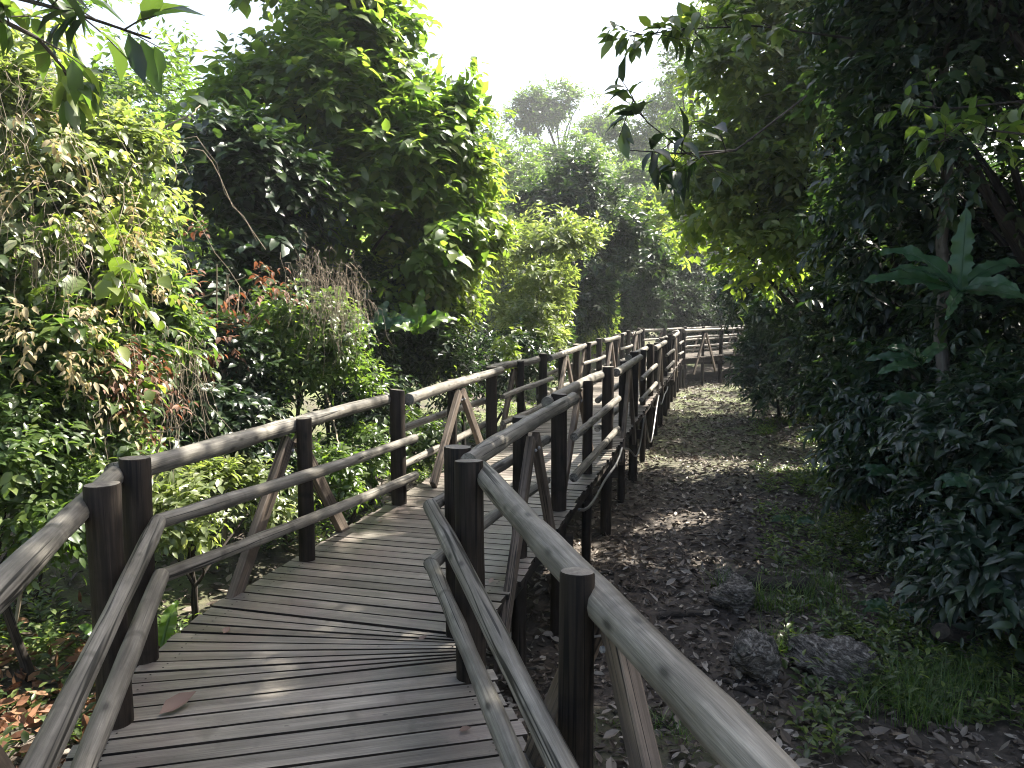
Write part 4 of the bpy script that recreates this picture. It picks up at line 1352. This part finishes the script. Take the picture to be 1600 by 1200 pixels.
rock('smaller flaky grey rock standing tilted on the litter, left of the other', 1178, 1060, (.18, .18, .27), (R(25), R(-28), .3), 1)
rock('larger flaky grey rock lying beside the dense grass tuft', 1300, 1060, (.30, .22, .20), (.2, R(20), -.2), 2)
rock('dark mossy stone half hidden under grass behind the flaky rocks', 1150, 950, (.22, .2, .17), (0, .2, .5), 3, M_ROCK)
rock('small dark stone at the left side of the grass grown log', 1135, 915, (.13, .12, .10), (.3, 0, .5), 4)


def fallen_log(label, a, b, r, seed):
    rng = np.random.RandomState(seed)
    a, b = np.array(a), np.array(b)
    mb = MB()
    t = np.linspace(0, 1, 12)[:, None]
    P = a + (b - a) * t + rng.normal(0, .012, (12, 3))
    tube(mb, P - a, r * (1 + .12 * rng.randn(12)), 12, True, 0, 0, .2, rng)
    o = mb.build('fallen_log', M_BARK)
    o.location = tuple(a)
    tag(o, label, 'log')


def gp(x, y, dz): return (x, y, float(gz(x, y)) + dz)


fallen_log('short rotten log rising from the thicket at the lower right', gp(3.15, 5.6, .25), gp(3.6, 5.9, .1), .06, 5)
fallen_log('dark rotting log crossing under the grass behind the rocks', gp(2.0, 7.2, .04), gp(2.75, 7.0, .07), .09, 6)
fallen_log('broken stub of dead wood standing at the edge of the litter, below the ferns', gp(4.55, 11.0, -.05), gp(4.57, 11.0, .42), .05, 7)
fallen_log('strip of bark lying flat before the flaky rocks', gp(1.45, 5.4, .01), gp(1.75, 5.0, .02), .022, 8)
fallen_log('flat slab of dead wood on the litter close to the near rail', gp(1.25, 6.55, .01), gp(1.75, 6.5, .02), .035, 9)


# fallen leaves on the deck
def deck_leaf(label, px, py, L, W, az, seed):
    d = ray(px, py)
    p = np.array([0, 0, EYE]) + d * ((EYE - .006) / -d[2])
    rng = np.random.RandomState(seed)
    o = leaf_mesh('fallen_leaf', np.zeros((1, 3)), np.array([[math.sin(R(az)), math.cos(R(az)), .05]]), np.array([[.15, -.1, 1.0]]), np.array([L]), np.array([W]), TC, M_DLEAF, None, np.array([rng.rand()]))
    o.location = tuple(p)
    tag(o, label, 'leaf', 'fallen leaves on the deck')


M_DLEAF = leaf_mat('dead_leaf', (.13, .085, .065), (.17, .115, .09), (.27, .21, .17), .1, .55, .3, (1, 1, 1))
deck_leaf('large curled brown leaf on the near planks', 248, 1118, .17, .075, 35, 1)
deck_leaf('small tan leaf on the planks by the near left brace', 349, 990, .06, .04, 10, 2)
deck_leaf('dark curled scrap of leaf in the middle of the near planks', 653, 1000, .05, .025, 60, 3)
deck_leaf('dark scrap of leaf by the planks left of the near right brace', 764, 912, .07, .03, 20, 4)
deck_leaf('leaf scrap at the bottom of the deck, nearest the thick log railing', 717, 1142, .05, .03, 80, 5)
deck_leaf('tiny leaf on the planks beside the first left end post', 590, 815, .05, .03, 120, 6)

# ------------------------------------------------------------------ far wooded hill
def hill_wood():
    rng = np.random.RandomState(91)
    n = 5200
    x = -120 + 260 * rng.random(n)
    y = 72 + 110 * rng.random(n)
    h = 4 + 7 * rng.random(n)
    LP, LD, LN, LL = [], [], [], []
    for k in range(18):
        d = rdir(rng, n)
        d[:, 2] = np.abs(d[:, 2])
        LP.append(np.stack([x, y, gz(x, y) + h * .55], 1) + d * np.stack([h * .4, h * .4, h * .45], 1))
        LD.append(d + rdir(rng, n) * .6)
        LN.append(np.array([0, 0, 1.0]) + d * .8 + rdir(rng, n) * .4)
        LL.append(.7 + .8 * rng.random(n))
    L = np.concatenate(LL)
    tag(leaf_mesh('hill_forest', np.concatenate(LP), np.concatenate(LD), np.concatenate(LN), L, L * .8, T4, M_LEAF, None, rng.random(len(L))), kind='stuff')


hill_wood()


# ------------------------------------------------------------------ haze
def haze():
    mb = MB()
    x0, x1, y0, y1, z0, z1 = -340, 340, -70, 340, -3.0, 62.0
    V = [(x, y, z) for z in (z0, z1) for y in (y0, y1) for x in (x0, x1)]
    mb.add(V, [[0, 2, 3, 1], [4, 5, 7, 6], [0, 1, 5, 4], [2, 6, 7, 3], [0, 4, 6, 2], [1, 3, 7, 5]])
    m = bpy.data.materials.new('haze')
    m.use_nodes = True
    nt = m.node_tree
    nt.nodes.remove(nt.nodes['Principled BSDF'])
    v = nt.nodes.new('ShaderNodeVolumePrincipled')
    v.inputs['Color'].default_value = (.93, .96, 1, 1)
    v.inputs['Density'].default_value = .0013
    v.inputs['Anisotropy'].default_value = .35
    nt.links.new(v.outputs[0], nt.nodes['Material Output'].inputs['Volume'])
    o = mb.build('haze', m, smooth=False)
    tag(o, kind='stuff')


haze()
